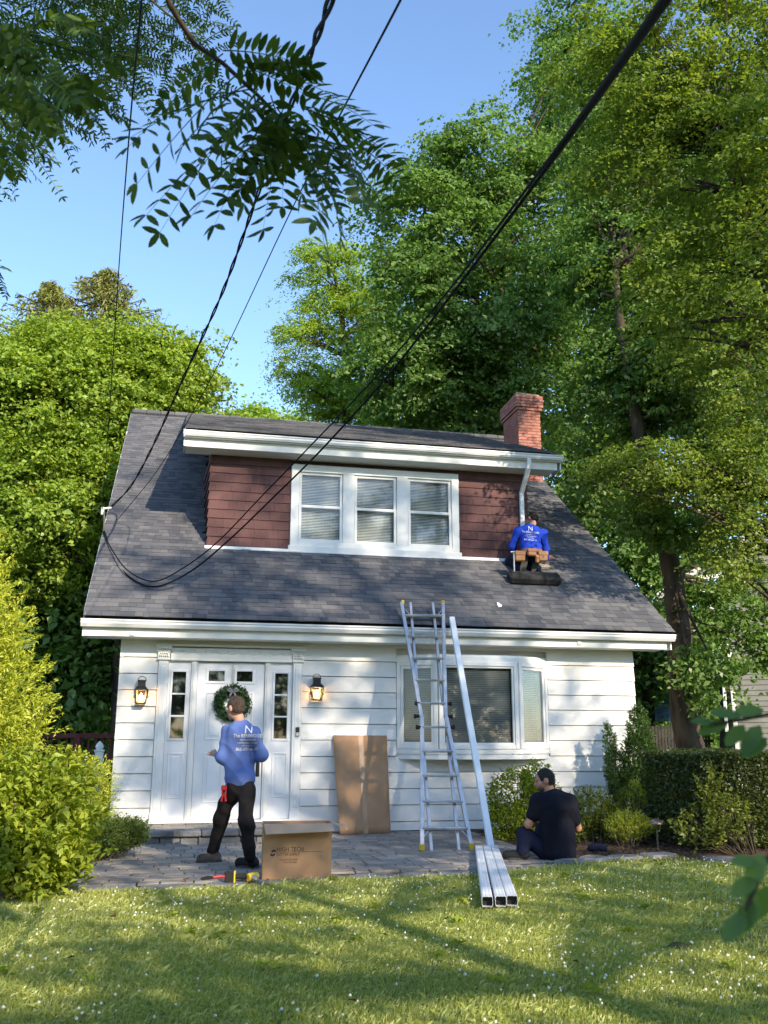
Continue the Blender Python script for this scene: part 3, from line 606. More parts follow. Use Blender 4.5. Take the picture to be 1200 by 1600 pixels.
# ------------------------------------------------------------------ foliage
def leafcloud(P, size, nrm=None, up=0.6, aspect=0.62, fold=.18, tip=None, sj=.35):
    n = len(P); N = rng.normal(size=(n, 3)); N /= np.linalg.norm(N, axis=1)[:, None]; N[:, 2] = np.abs(N[:, 2]) + up
    if nrm is not None: N += nrm
    N /= np.linalg.norm(N, axis=1)[:, None]
    D = rng.normal(size=(n, 3)) if tip is None else tip + rng.normal(size=(n, 3)) * .45
    D -= N * (D * N).sum(1)[:, None]; D /= np.linalg.norm(D, axis=1)[:, None] + 1e-9
    S = np.cross(N, D); s = (size * np.exp(rng.normal(size=n) * sj * .6))[:, None]
    base = P - D * s * .5; tipp = P + D * s * .5; mid = P - D * s * .08
    l = mid + S * s * aspect * .5 + N * s * fold; r = mid - S * s * aspect * .5 + N * s * fold
    V = np.stack([base, r, tipp, l], 1).reshape(-1, 3); Q = np.arange(4 * n).reshape(-1, 4); return V, Q
def leaves(name, P, size, m, parent, var=None, **k):
    V, Q = leafcloud(np.asarray(P), size, **k); n = len(P)
    v = rng.random(n) if var is None else np.clip(var + rng.normal(size=n) * .18, 0, 1)
    return npmesh(name, V, Q, m, parent, np.repeat(v, 4))
def ellip(px, py, Y, rx, rz, ry=None):
    c = at(px, py, Y); k = np.linalg.norm(c - CAM) / FPX; return (c, (rx * k, (ry or rx * .8) * k, rz * k))
def clumpset(shapes, n, shell=.55):
    w = np.array([r[0] * r[1] * r[2] for c, r in shapes]) ** .7; w /= w.sum(); out = []; nr = []
    for (c, r), k in zip(shapes, (w * n).astype(int) + 1):
        d = rng.normal(size=(k, 3)); d /= np.linalg.norm(d, axis=1)[:, None]; rr = (shell + (1 - shell) * rng.random(k) ** .6)[:, None]
        out.append(np.array(c) + d * rr * np.array(r)); nr.append(d)
    return np.concatenate(out), np.concatenate(nr)
def tree(name, label, cat, trunk, tr, shapes, nclump, nleaf, csize, lsize, m, group=None, bark=None, limbs=40, flat=.5, up=.3, shell=.5, aspect=.62, start=.35, limb_r=.5):
    t = thing(name, label, cat, tuple(trunk[0]), group); b = MB(); T = [Vector(p) for p in trunk]
    # smooth trunk
    pts = []; rs = []
    for i in range(len(T) - 1):
        for k in range(4): f = k / 4; pts.append(T[i].lerp(T[i + 1], f) + Vector((random.gauss(0, tr * .12), random.gauss(0, tr * .12), 0))); rs.append(tr * (1 - .78 * (i + f) / (len(T) - 1)))
    pts.append(T[-1]); rs.append(tr * .2); rs[0] *= 1.35; b.tube(pts, rs, 10)
    Cc, Nn = clumpset(shapes, nclump, shell)
    idx = rng.permutation(len(Cc))[:limbs]; i0 = int(len(pts) * start)
    for j in idx:
        c = Vector(Cc[j]); best = min(range(i0, len(pts)), key=lambda q: (pts[q] - c).length + max(0, pts[q].z - c.z + .15 * (Vector((pts[q].x, pts[q].y, 0)) - Vector((c.x, c.y, 0))).length) * 2)
        a = pts[best]; d = c - a; L = d.length; r0 = min(rs[best] * limb_r, .02 + L * .018)
        mid = a + d * .5 + Vector((random.gauss(0, .06), random.gauss(0, .06), .10 + random.gauss(0, .05))) * L
        q = [a.lerp(mid, f).lerp(mid.lerp(c, f), f) for f in np.linspace(0, 1, 7)]; b.tube(q, [r0 * (1 - .85 * f) for f in np.linspace(0, 1, 7)], 6)
        for _ in range(3):
            f = random.uniform(.45, .95); s = a.lerp(mid, f).lerp(mid.lerp(c, f), f); e = s + Vector((random.gauss(0, 1), random.gauss(0, 1), random.gauss(.2, .6))).normalized() * csize * random.uniform(.7, 1.6); b.tube([s, s.lerp(e, .5) + Vector((0, 0, .05 * L * .2)), e], [r0 * .3, r0 * .2, r0 * .08], 5)
    b.build('trunk', bark or M_BARK, t, True)
    ns = 7; per = max(2, nleaf // len(Cc) // ns)                     # each bough carries flat sprays, each spray its leaves
    sc = np.repeat(csize * np.exp(rng.normal(size=len(Cc)) * .3), ns); q = rng.normal(size=(len(Cc) * ns, 3)); q /= np.linalg.norm(q, axis=1)[:, None]; q *= (rng.random(len(q)) ** .4)[:, None]
    SC_ = np.repeat(Cc, ns, 0) + q * sc[:, None] * np.array([1, 1, max(flat, .4) * 1.5]); NS = np.repeat(Nn, ns, 0) * .6 + q * .7; NS[:, 2] *= .6
    k = len(SC_) * per; off = rng.normal(size=(k, 3)) * np.array([1, 1, .28]); ss = np.repeat(sc * np.exp(rng.normal(size=len(sc)) * .25), per)[:, None] * .30; off = off * ss
    NL = np.repeat(NS, per, 0); off[:, 2] -= (off[:, :2] * NL[:, :2]).sum(1) * .7; P = np.repeat(SC_, per, 0) + off; Nn = NL; ok = P[:, 2] > .05; P = P[ok]; NL = NL[ok]; per = 1; Nn = NL
    leaves('crown', P, lsize, m, t, None, up=up, aspect=aspect, nrm=Nn * .6)
    return t
def E(*a): return ellip(*a)
g0 = lambda px, Y: tuple(at(px, 1100, Y)[:2]) + (-.05,)
# left, behind the house
tree('maple_tree', 'large bright green maple standing behind the left end of the house', 'tree', [g0(195, 9.5), tuple(at(195, 900, 9.5)), tuple(at(190, 700, 9.5)), tuple(at(185, 560, 9.5))], .22,
     [E(150, 625, 9.5, 160, 105), E(60, 660, 9, 130, 120), E(255, 600, 10, 80, 85), E(200, 575, 9.5, 100, 50), E(60, 800, 8.5, 120, 120), E(30, 600, 9.5, 90, 65), E(170, 760, 9, 90, 90)], 430, 135000, .66, .108, L_MAPLE, limbs=90, flat=.42, up=.3, limb_r=.4)
def spruce(px, top, Y, rpx, label):
    c = at(px, top, Y); t = thing('spruce_tree', label, 'tree', (c[0], c[1], -.05), 'spruces behind the maple'); h = c[2]; k = np.linalg.norm(c - CAM) / FPX; b = MB()
    b.tube([(c[0], c[1], -.05), (c[0], c[1], h * .5), (c[0], c[1], h)], [.3, .2, .03], 8); P = []; tp = []
    for z in np.arange(.42, 1.0, .016):
        R = ((1 - z) * 14) ** .7 * rpx / 60 + .15
        for _ in range(7):
            a = random.uniform(0, 6.28); L = R * random.uniform(.75, 1.1); d = Vector((math.cos(a), math.sin(a), 0)); s = Vector((c[0], c[1], h * z))
            for f in np.linspace(.15, 1, 14):
                q = s + d * L * f + Vector((0, 0, -L * .25 * f + .18 * L * f * f)); w = .28 * (1.2 - f)
                for _ in range(5): P.append((q.x + random.gauss(0, w * .6), q.y + random.gauss(0, w * .6), q.z - abs(random.gauss(0, .28)))); tp.append((d.x * .5, d.y * .5, -.8))
            b.tube([s, s + d * L * .5 + Vector((0, 0, -L * .08)), s + d * L + Vector((0, 0, -L * .07))], [.04, .025, .01], 5)
    b.build('trunk', M_BARK, t); leaves('crown', np.array(P), .22, L_SPR, t, up=.1, aspect=.25, tip=np.array(tp)); return t
spruce(80, 445, 19, 95, 'drooping spruce whose tip shows over the maple on the far left')
spruce(170, 425, 20, 105, 'taller drooping spruce rising just behind the maple top')
tree('locust_tree', 'light feathery tree against the sky behind the middle of the roof', 'tree', [g0(545, 20), tuple(at(545, 750, 20)), tuple(at(540, 560, 20)), tuple(at(520, 420, 20))], .26,
     [E(520, 440, 20, 70, 60), E(470, 520, 20, 42, 35), E(500, 610, 20, 70, 50), E(570, 500, 20, 60, 80), E(460, 580, 20, 25, 25), E(560, 640, 20, 60, 50)], 170, 46000, .64, .13, L_LOC, limbs=70, flat=.5, up=.5, shell=.25, aspect=.4, start=.3)
tree('distant_tree', 'low far tree crown just above the roof ridge', 'tree', [g0(400, 34), tuple(at(400, 700, 34)), tuple(at(400, 655, 34))], .3, [E(395, 668, 34, 35, 25), E(450, 675, 34, 30, 14)], 60, 9000, .9, .22, L_LOC, limbs=10)
# right, behind the house
tree('maple_tree', 'tall dense green maple towering behind the chimney', 'tree', [g0(760, 12), tuple(at(760, 800, 12)), tuple(at(770, 560, 12)), tuple(at(780, 330, 12))], .4,
     [E(760, 280, 12, 110, 90), E(680, 360, 12, 110, 100), E(640, 480, 11.5, 90, 110), E(760, 470, 11, 130, 150), E(870, 330, 12, 110, 130), E(680, 600, 11.5, 110, 90), E(830, 580, 12, 120, 130), E(600, 590, 12, 55, 70), E(900, 120, 12, 90, 130), E(930, 480, 12, 100, 150)], 640, 135000, .74, .14, L_DEEP, limbs=110, flat=.45, up=.25)
tree('oak_tree', 'stout forked tree trunk rising between the roof and the grey neighbouring house', 'tree', [g0(1078, 4), tuple(at(1072, 1080, 4)), tuple(at(1052, 900, 4)), tuple(at(1020, 760, 4)), tuple(at(985, 620, 4)), tuple(at(960, 420, 4))], .30,
     [E(960, 620, 5, 90, 90), E(1060, 560, 4, 120, 140), E(1000, 420, 5, 120, 130), E(1120, 380, 4, 120, 160), E(1000, 220, 5, 120, 130), E(920, 760, 5, 40, 60), E(1130, 700, 4.5, 90, 110), E(1100, 950, 4.5, 55, 60), E(1010, 780, 3, 55, 45), E(1075, 830, 3.2, 60, 45), E(1110, 1050, 3.4, 45, 45), E(1170, 960, 5, 60, 90)], 620, 115000, .50, .112, L_DEEP, limbs=80, flat=.45, up=.25, shell=.35, start=.4, limb_r=.75)
for (px, Y, lab, sh) in ((1010, 15, 'shaded tree filling the gap right of the roof edge', [E(960, 800, 15, 70, 110), E(1020, 900, 15, 60, 120), E(1000, 1030, 15, 70, 90), E(930, 700, 15, 60, 90)]),
                         (1130, 18, 'dark tree far behind the neighbouring house', [E(1080, 700, 18, 110, 140), E(1180, 620, 18, 110, 160), E(1060, 980, 18, 70, 120), E(1150, 450, 18, 120, 140)]),
                         (60, 11, 'dark tree behind the maple low on the left', [E(60, 920, 11, 120, 110), E(130, 960, 10.5, 80, 80), E(140, 1050, 10, 70, 60), E(30, 1060, 11, 100, 60)]),
                         (1095, 24, 'low dark tree filling the gap beside the neighbouring house', [E(1060, 1080, 24, 80, 90), E(1130, 1040, 25, 70, 110), E(1000, 1060, 23, 50, 100)]),
                         (110, 19, 'low dark tree filling the gap left of the house wall', [E(120, 1100, 19, 80, 60), E(30, 1110, 19, 90, 70)]),
                         (640, 26, 'far tree filling behind the ridge left of the chimney', [E(640, 640, 26, 90, 60), E(740, 620, 26, 90, 90)])):
    tree('background_tree', lab, 'tree', [g0(px, Y), tuple(at(px, 900, Y)), tuple(at(px, 720, Y))], .25, sh, 200, 26000, .9, .20, L_DEEP, limbs=40, group='trees in the background')
n = 26000; P = np.stack([rng.uniform(-50, 80, n), rng.uniform(42, 52, n), rng.random(n) * 9], 1); P[:, 2] *= .75 + .25 * np.sin(P[:, 0] * .7) * np.sin(P[:, 0] * .23 + 1); tag(leaves('woodland', P, .8, L_DEEP, None, up=.3), 'distant dark woodland behind the gardens', 'woodland', kind='stuff')
# near tree whose boughs reach in from the right
tree('crabapple_tree', 'near tree with yellow-green leaves reaching in from the right edge', 'tree', [(9.6, -2.6, -.05), (9.4, -2.6, 2.0), (8.9, -2.5, 4.6), (8.3, -2.4, 7.2), (7.8, -2.2, 10.0)], .22,
     [E(1120, 250, -2, 130, 170), E(1010, 120, -2, 100, 120), E(1150, 60, -2, 110, 110), E(1060, 420, -1.8, 95, 110), E(960, 250, -1.5, 70, 90), E(1230, 400, -3, 120, 300), E(920, 90, -1.2, 55, 60)], 420, 64000, .34, .072, L_NEAR, limbs=150, flat=.55, up=.45, shell=.25, start=.25, limb_r=.4)
g1 = at(1240, 1100, 1.6)
tree('crabapple_tree', 'yellow-green tree behind the hedge whose boughs hang beside the roof edge', 'tree', [(g1[0], 1.6, -.05), (g1[0], 1.6, 2.5), tuple(at(1215, 700, 1.6)), tuple(at(1180, 500, 1.6))], .2, [E(1150, 520, 1.5, 110, 150), E(1170, 720, 1.5, 80, 110), E(1050, 735, 1.6, 85, 50), E(1160, 860, 1.5, 70, 60), E(960, 740, 1.9, 45, 32)], 260, 40000, .36, .07, L_NEAR, limbs=90, flat=.5, shell=.2, start=.3, limb_r=.35)
# unseen trees behind the photographer, clumps aimed sunward to dapple facade and lawn
ZONES = [((-.9, 2.2), (0, 0), (.2, 2.7), 34), ((2.2, 5.2), (0, 0), (0, 2.7), 40), ((5.2, 6.9), (0, 0), (.2, 2.2), 10), ((0, 4.6), (-.4, 1.2), (3.1, 4.2), 42), ((4.6, 7.3), (-.4, 2.4), (3.3, 5.0), 7), ((-1.2, .3), (0, 4.5), (3.4, 6.4), 6), ((.4, 5.7), (1.2, 1.2), (4.2, 5.7), 30), ((0, 6.3), (1.5, 6), (6.3, 8), 26),
         ((-1, 4.2), (-4.2, -.5), (0, 0), 46), ((-2.5, 7), (-9.5, -4.4), (0, 0), 66), ((4.2, 8.5), (-4, -1), (0, .9), 16), ((.55, 1.05), (-12.5, -11.9), (.9, 1.5), 10)]
LIT = [(*onZ(px, py, 0)[:2], rx, ry) for px, py, rx, ry in ((620, 1408, .85, .38), (150, 1442, .42, .35), (720, 1462, .5, .35), (890, 1400, .5, .25), (20, 1545, .3, .3), (1010, 1530, .8, .35), (330, 1400, .3, .2), (560, 1530, .3, .2), (1130, 1420, .35, .3))] + [(-1.2, -4.4, 1.0, .7)]
TZ = {-23.0: [], -20.0: []}
for k, (xr_, yr_, zr_, n) in enumerate(ZONES):
    for _ in range(n):
        f = random.random(); p = Vector((random.uniform(*xr_), yr_[0] + (yr_[1] - yr_[0]) * f, zr_[0] + (zr_[1] - zr_[0]) * (f if yr_[0] != yr_[1] else random.random()))); Yt = -23.0 if k < 8 else -20.0
        if k == 9 and any(((p.x - a) / c) ** 2 + ((p.y - b_) / d) ** 2 < 1.7 for a, b_, c, d in LIT): continue
        q = p + TOSUN * ((Yt + random.gauss(0, .8) - p.y) / TOSUN.y); TZ[Yt].append((np.array(q), (.2, .2, .2)))
for Yt, x, zt, lab in ((-23.0, 11.0, 20.0, 'tall unseen tree behind the viewer to the right, crown shaped to cast dapple'), (-20.0, 6.2, 11.0, 'smaller unseen tree straight behind the viewer, crown shaped to cast dapple')):
    sh = TZ[Yt]; zl = min(c[2] for c, r_ in sh); tree('unseen_tree', lab, 'tree', [(x, Yt, -.05), (x, Yt, zl + .5), (x + .3, Yt, zt - 1)], .24, sh, 10, len(sh) * 88, .58, .15, L_DEEP, limbs=60, group='trees behind the viewer', shell=.1)
tree('locust_tree', 'unseen locust crown behind the viewer, added to shade the hanging boughs it carries', 'tree', [(-3.6, -14.6, -.05), (-3.3, -14.6, 3.6), (-1.6, -14.3, 6.4), (1.6, -14, 9.0)], .2, [(np.array([1.25, -13.7, 4.72]), (.6, .45, .5)), (np.array([1.9, -13.9, 10.9]), (1.2, .8, .45))], 90, 14000, .33, .09, L_FG, limbs=40, shell=.1)  # crown pieces added on the sun side to shade the boughs
for k, lab in enumerate(('first', 'second', 'third', 'fourth', 'fifth', 'sixth', 'seventh')):  # unseen row added so the windows reflect dark foliage
    x = -20 + k * 9.5; y = -37 + (k % 2) * 2; tree('unseen_tree', 'unseen leafy tree behind the viewer, added for window reflections, %s from the left' % lab, 'tree', [(x, y, -.05), (x, y, 4), (x, y, 9)], .25, [(np.array([x, y, 8.]), (4.6, 2.5, 4.0)), (np.array([x + 3, y, 4.]), (3.6, 2, 3.4)), (np.array([x - 3, y, 4.]), (3.6, 2, 3.4))], 170, 5200, 1.2, .55, L_DEEP, limbs=14, group='trees added for window reflections')

# ---- compound locust leaves overhead
def compound(P, tip, n, ll, out):                                 # rachis from P along tip with paired leaflets
    P = Vector(P); tip = Vector(tip); L = tip.length; t = tip.normalized(); side = t.cross(Vector((0, 0, 1)) + Vector((random.gauss(0, .5), random.gauss(0, .5), 0))).normalized(); up = side.cross(t)
    pts = [P + tip * f + Vector((0, 0, -.16 * L * f * f)) for f in np.linspace(0, 1, n + 1)]; out['r'].append(pts)
    for i in range(1, n + 1):
        for s in (-1, 1):
            d = (side * s + t * random.uniform(.25, .6) + up * random.gauss(-.1, .2)).normalized(); out['l'].append((pts[i], d, (up + side * random.gauss(0, .35)).normalized(), ll * random.uniform(.75, 1.1)))
    out['l'].append((pts[-1], t, up, ll))
def leaflets(name, items, m, parent, wide=.35):
    V = []; Q = []; var = []
    for (p, d, n, L) in items:
        s = d.cross(n).normalized(); k = len(V); w = L * wide * random.uniform(.85, 1.15)
        for f, g in ((0, 0), (.22, .8), (.55, 1), (.82, .62), (1, 0), (.82, -.62), (.55, -1), (.22, -.8)): V.append(p + d * L * f + s * w * .5 * g + n * (-.12 * L * f * f + .04 * L * abs(g)))
        Q.append((k, k + 1, k + 2, k + 3)); Q.append((k, k + 3, k + 4, k + 5)); Q.append((k, k + 5, k + 6, k + 7)); var += [random.random()] * 8
    return npmesh(name, [tuple(v) for v in V], Q, m, parent, var)
def locust_bough(label, path, r, sprays, n, ll, m=L_FG):
    t = thing('locust_bough', label, 'branch', tuple(path[0])); b = MB(); N = len(path); b.tube(path, [r * (1 - .8 * i / (N - 1)) for i in range(N)], 7); o = {'r': [], 'l': []}
    for (P, tip) in sprays: compound(P, tip, n, ll, o)
    b.build('stem', M_TWIG, t, True); q = MB()
    for pts in o['r']: q.tube(pts, [.0022 * (1.2 - i / len(pts)) * r / .012 for i in range(len(pts))], 4, False)
    q.build('rachis', L_FG if m is L_FG else M_TWIG, t)['kind'] = 'stuff'; leaflets('leaflets', o['l'], m, t)['kind'] = 'stuff'; return t
FY = -10.7
pth = [at(px, py, FY + dy) for px, py, dy in ((225, -120, -.2), (262, 10, -.1), (300, 70, 0), (345, 100, 0), (400, 150, .05), (455, 205, .1), (520, 225, .1), (575, 235, .15))]
spr = []
for (a, c) in (((345, 85), (255, 150)), ((350, 95), (200, 205)), ((370, 115), (215, 245)), ((395, 150), (250, 330)), ((420, 170), (335, 320)), ((450, 200), (375, 280)), ((345, 80), (455, 80)), ((400, 110), (540, 130)), ((430, 120), (480, 100)), ((470, 190), (510, 360)), ((500, 220), (530, 345)), ((520, 215), (600, 300)), ((555, 225), (625, 270)), ((480, 150), (580, 165)), ((500, 180), (615, 225)), ((410, 150), (300, 245)), ((440, 190), (440, 300)), ((385, 130), (285, 190)), ((460, 200), (400, 235)), ((430, 170), (500, 260)), ((470, 170), (545, 190)), ((440, 170), (380, 300)), ((495, 205), (470, 290)), ((400, 140), (345, 215)), ((540, 225), (565, 300)), ((450, 180), (350, 250)), ((420, 150), (450, 240)), ((480, 200), (430, 260)), ((430, 180), (300, 290)), ((460, 210), (520, 300)), ((410, 160), (230, 290)), ((390, 140), (205, 170)), ((500, 215), (560, 265)), ((440, 190), (410, 330)), ((360, 100), (470, 130)), ((520, 225), (490, 320)), ((425, 165), (330, 190)), ((450, 190), (560, 200)), ((470, 205), (355, 285)), ((380, 120), (430, 60))):
    P = at(a[0], a[1], FY + random.uniform(-.15, .15)); Q = at(c[0], c[1], FY + random.uniform(-.3, .3)); spr.append((tuple(P), tuple(Q - P)))
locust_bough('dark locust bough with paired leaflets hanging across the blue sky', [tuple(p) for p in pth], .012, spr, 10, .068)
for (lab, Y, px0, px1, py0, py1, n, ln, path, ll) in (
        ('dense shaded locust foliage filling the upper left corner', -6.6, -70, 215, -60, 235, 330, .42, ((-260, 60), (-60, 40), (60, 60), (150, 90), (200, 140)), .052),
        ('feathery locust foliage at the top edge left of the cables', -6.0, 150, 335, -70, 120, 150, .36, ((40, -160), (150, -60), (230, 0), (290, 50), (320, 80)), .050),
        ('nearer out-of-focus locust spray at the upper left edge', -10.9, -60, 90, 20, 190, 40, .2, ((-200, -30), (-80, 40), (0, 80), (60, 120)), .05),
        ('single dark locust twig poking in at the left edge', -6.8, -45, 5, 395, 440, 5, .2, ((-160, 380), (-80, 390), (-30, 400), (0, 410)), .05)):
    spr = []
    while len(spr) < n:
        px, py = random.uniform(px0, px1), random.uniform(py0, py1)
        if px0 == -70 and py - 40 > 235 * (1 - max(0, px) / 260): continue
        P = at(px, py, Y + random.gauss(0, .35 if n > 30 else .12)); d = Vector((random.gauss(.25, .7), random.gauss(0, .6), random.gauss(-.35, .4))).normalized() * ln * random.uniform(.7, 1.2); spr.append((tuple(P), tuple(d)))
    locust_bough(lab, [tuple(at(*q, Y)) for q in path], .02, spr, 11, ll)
# out-of-focus leaves at the lower right, close to the lens
def broadleaves(label, pts, path, ll, m=L_DEEP):
    t = thing('near_twig', label, 'twig', tuple(path[0])); b = MB(); b.tube(path, .003, 6); it = []
    for p, d in pts: d = Vector(d).normalized(); it.append((Vector(p), d, (Vector((0, -.6, .8)) - d * d.dot(Vector((0, -.6, .8)))).normalized(), ll * random.uniform(.8, 1.15)))
    b.build('stem', M_TWIG, t); leaflets('leaf_cluster', it, m, t, .55)['kind'] = 'stuff'
Y = -12.45
broadleaves('blurred dark leaves close to the lens at the lower right corner', [(tuple(at(px, py, Y)), d) for px, py, d in ((1195, 1330, (-.5, 0, -.8)), (1185, 1370, (-.9, 0, -.4)), (1178, 1400, (-.4, 0, -.9)), (1168, 1425, (-.7, 0, -.6)), (1200, 1380, (-.2, .2, -1)), (1190, 1345, (-1, 0, .1)), (1172, 1385, (.1, 0, -1)))], [tuple(at(1260, 1250, Y)), tuple(at(1215, 1310, Y)), tuple(at(1185, 1380, Y)), tuple(at(1165, 1420, Y))], .042)
Y = -12.2
broadleaves('blurred green leaves close to the lens below the neighbouring house', [(tuple(at(px, py, Y)), d) for px, py, d in ((1195, 1105, (-.9, 0, -.1)), (1160, 1115, (-1, 0, .1)), (1140, 1125, (-1, 0, -.3)), (1190, 1130, (-.5, 0, -.6)), (1165, 1130, (-.6, 0, -.5)), (1200, 1150, (-.7, 0, -.4)), (1120, 1128, (-1, 0, .15)))], [tuple(at(1290, 1090, Y)), tuple(at(1220, 1110, Y)), tuple(at(1160, 1122, Y)), tuple(at(1110, 1130, Y))], .05)

# ---- shrubs
def shrub(name, label, base, shapes, n, lsize, m, up=.4, aspect=.5, tipup=None, shell=.5, stems=14, group=None, cat='shrub'):
    t = thing(name, label, cat, base, group); b = MB(); Cc, Nn = clumpset(shapes, n, shell)
    for j in rng.permutation(len(Cc))[:stems]:
        c = Vector(Cc[j]); s = Vector(base) + Vector((random.gauss(0, .08), random.gauss(0, .08), 0)); s.x += (c.x - s.x) * .35; s.y += (c.y - s.y) * .35; b.tube([s, s.lerp(c, .5) + Vector((0, 0, .05)), c], [.012, .008, .003], 5)
    b.build('stems', M_TWIG, t); Cc[:, 2] = np.maximum(Cc[:, 2], .03)
    tip = None if tipup is None else Nn * .6 + np.array([0, 0, tipup])
    leaves('foliage', Cc, lsize, m, t, up=up, aspect=aspect, nrm=Nn * .6, tip=tip); return t
def ES(px, py, Y, rx, rz, d=.8): return ellip(px, py, Y, rx, rz, rx * d)
def sprig(name, label, base, shapes, n, lsize, m, per, cs, **k):        # leaves gathered into sprigs
    Cc, Nn = clumpset(shapes, n, k.pop('shell', .6)); D = Nn * .7 + np.array([0, 0, .5]) + rng.normal(size=Nn.shape) * .35; D /= np.linalg.norm(D, axis=1)[:, None]
    f = rng.random((len(Cc), per, 1)); P = Cc[:, None] + D[:, None] * (f - .3) * cs + rng.normal(size=(len(Cc), per, 3)) * cs * .16 * (1.1 - f); P = P.reshape(-1, 3); P[:, 2] = np.maximum(P[:, 2], .02)
    t = thing(name, label, k.get('cat', 'shrub'), base); b = MB()
    for j in range(0, len(Cc), max(1, len(Cc) // 34)):
        s = Vector(base); c = Vector(Cc[j]); s = s + Vector((c.x - s.x, c.y - s.y, 0)) * .4; b.tube([s, s.lerp(c, .6), c + Vector(D[j]) * cs * .5], [.007, .005, .002], 5)
    b.build('stems', M_TWIG, t); leaves('foliage', P, lsize, m, t, None, up=k.get('up', .3), aspect=k.get('aspect', .45), tip=np.repeat(D, per, 0) * k.get('tipw', 1.0)); return t
p = onZ(20, 1330, 0)
sprig('golden_arborvitae', 'tall golden-yellow feathery evergreen at the left edge', (-2.1, -3.0, 0), [ES(-45, 910, -3, 40, 70), ES(-35, 1000, -3, 60, 70), ES(-20, 1090, -3, 68, 60), ES(15, 1140, -3, 50, 30), ES(-60, 1000, -3, 60, 120), ES(0, 1190, -2.9, 60, 45)], 560, .055, L_ARB, 58, .46, aspect=.30, up=.2)
sprig('bright_shrub', 'large bright yellow-green leafy shrub at the lower left', (-1.15, -4.75, 0), [ES(25, 1270, -4.6, 85, 60), ES(60, 1310, -4.7, 72, 60), ES(20, 1350, -4.9, 75, 45), ES(85, 1245, -4.4, 50, 40), ES(105, 1350, -4.8, 36, 25), ES(-30, 1290, -4.7, 70, 75)], 900, .08, L_SHRUB, 13, .34, aspect=.42, up=.4)
sprig('golden_shrub', 'rounded golden shrub against the left corner of the house', (-.95, -1.9, 0), [ES(150, 1240, -2.2, 30, 45), ES(120, 1230, -2.2, 38, 45), ES(150, 1280, -2.2, 30, 25)], 520, .035, L_ARB, 18, .14, aspect=.3)
sprig('juniper', 'low spreading dark green juniper beside the doorstep', (-.75, -2.6, 0), [ES(175, 1308, -2.4, 48, 20), ES(130, 1315, -2.6, 50, 22), ES(200, 1303, -2.3, 30, 17)], 1700, .036, L_JUN, 18, .13, aspect=.22)
sprig('leafy_shrub', 'leafy green shrub under the right end of the bay window', tuple(onZ(812, 1312, 0)), [ES(812, 1250, -1.3, 44, 45), ES(800, 1285, -1.4, 34, 28), ES(842, 1225, -1.2, 24, 30), ES(850, 1265, -1.2, 34, 40)], 1700, .042, L_SHRUB, 8, .13, aspect=.45, up=.5)
sprig('olive_shrub', 'loose olive-green shrub right of the seated man', tuple(onZ(935, 1322, 0)), [ES(925, 1270, -1.7, 36, 35), ES(965, 1290, -1.8, 34, 28), ES(905, 1295, -1.8, 26, 26), ES(990, 1270, -1.6, 26, 34)], 1700, .036, L_OLIVE, 8, .12, aspect=.5, up=.5)
sprig('golden_juniper', 'low bright golden juniper beside the path light', tuple(onZ(985, 1325, 0)), [ES(985, 1290, -2.3, 34, 20), ES(1005, 1255, -1.7, 20, 34)], 700, .03, L_ARB, 14, .11, aspect=.25)
sprig('cone_arborvitae', 'tall green conical evergreen at the right corner of the house', (6.46, -.75, 0), [ES(1000, 1150, -.75, 17, 46), ES(1002, 1185, -.75, 27, 40), ES(1005, 1220, -.75, 30, 30), ES(998, 1118, -.75, 7, 16)], 1100, .045, L_ARBG, 18, .11, aspect=.28)
sprig('cone_arborvitae', 'thin leaning conical evergreen against the right wall', (6.2, -.55, 0), [ES(955, 1170, -.6, 9, 38), ES(962, 1200, -.6, 14, 34), ES(968, 1230, -.6, 14, 24), ES(950, 1140, -.6, 4, 12)], 600, .036, L_ARBG, 16, .09, aspect=.28)
# clipped hedge
hg = thing('hedge', 'long clipped dark hedge running along the right side', 'hedge', (7.2, -2.6, 0)); n = 62000
P = np.stack([rng.uniform(6.02, 9.6, n), rng.uniform(-3.3, -1.75, n), rng.uniform(.06, 1.12, n)], 1); f = rng.random(n)
P[:, 1] = np.where(f < .45, -3.3 + np.abs(rng.normal(size=n)) * .09 - .05 * np.sin(P[:, 0] * 5), P[:, 1]); P[:, 2] = np.where((f > .45) & (f < .72), 1.12 - np.abs(rng.normal(size=n)) * .06 + .025 * np.sin(P[:, 0] * 4), P[:, 2]); P[:, 0] = np.where((f > .72) & (f < .86), 6.02 + np.abs(rng.normal(size=n)) * .09, P[:, 0])
P += rng.normal(size=P.shape) * .015; P[:, 1] += (1.12 - P[:, 2]) * .12
leaves('foliage', P, .042, L_HEDGE, hg, up=.3, aspect=.6); b = MB()
for _ in range(70):
    x = random.uniform(6.2, 9.4); y = random.uniform(-2.9, -2.0); b.tube([(x, y, 0), (x + random.gauss(0, .1), y + random.gauss(0, .1), .45), (x + random.gauss(0, .25), y + random.gauss(0, .25), 1.0)], [.02, .012, .005], 5)
b.build('stems', M_TWIG, hg)
sprig('volunteer_shrub', 'sparse sunlit yellow-green shrub growing out of the hedge front', (6.6, -3.35, 0), [ES(1115, 1230, -3.45, 22, 30), ES(1140, 1270, -3.45, 34, 30), ES(1100, 1290, -3.45, 40, 26)], 170, .048, L_OLIVE, 9, .14, aspect=.5, up=.4)
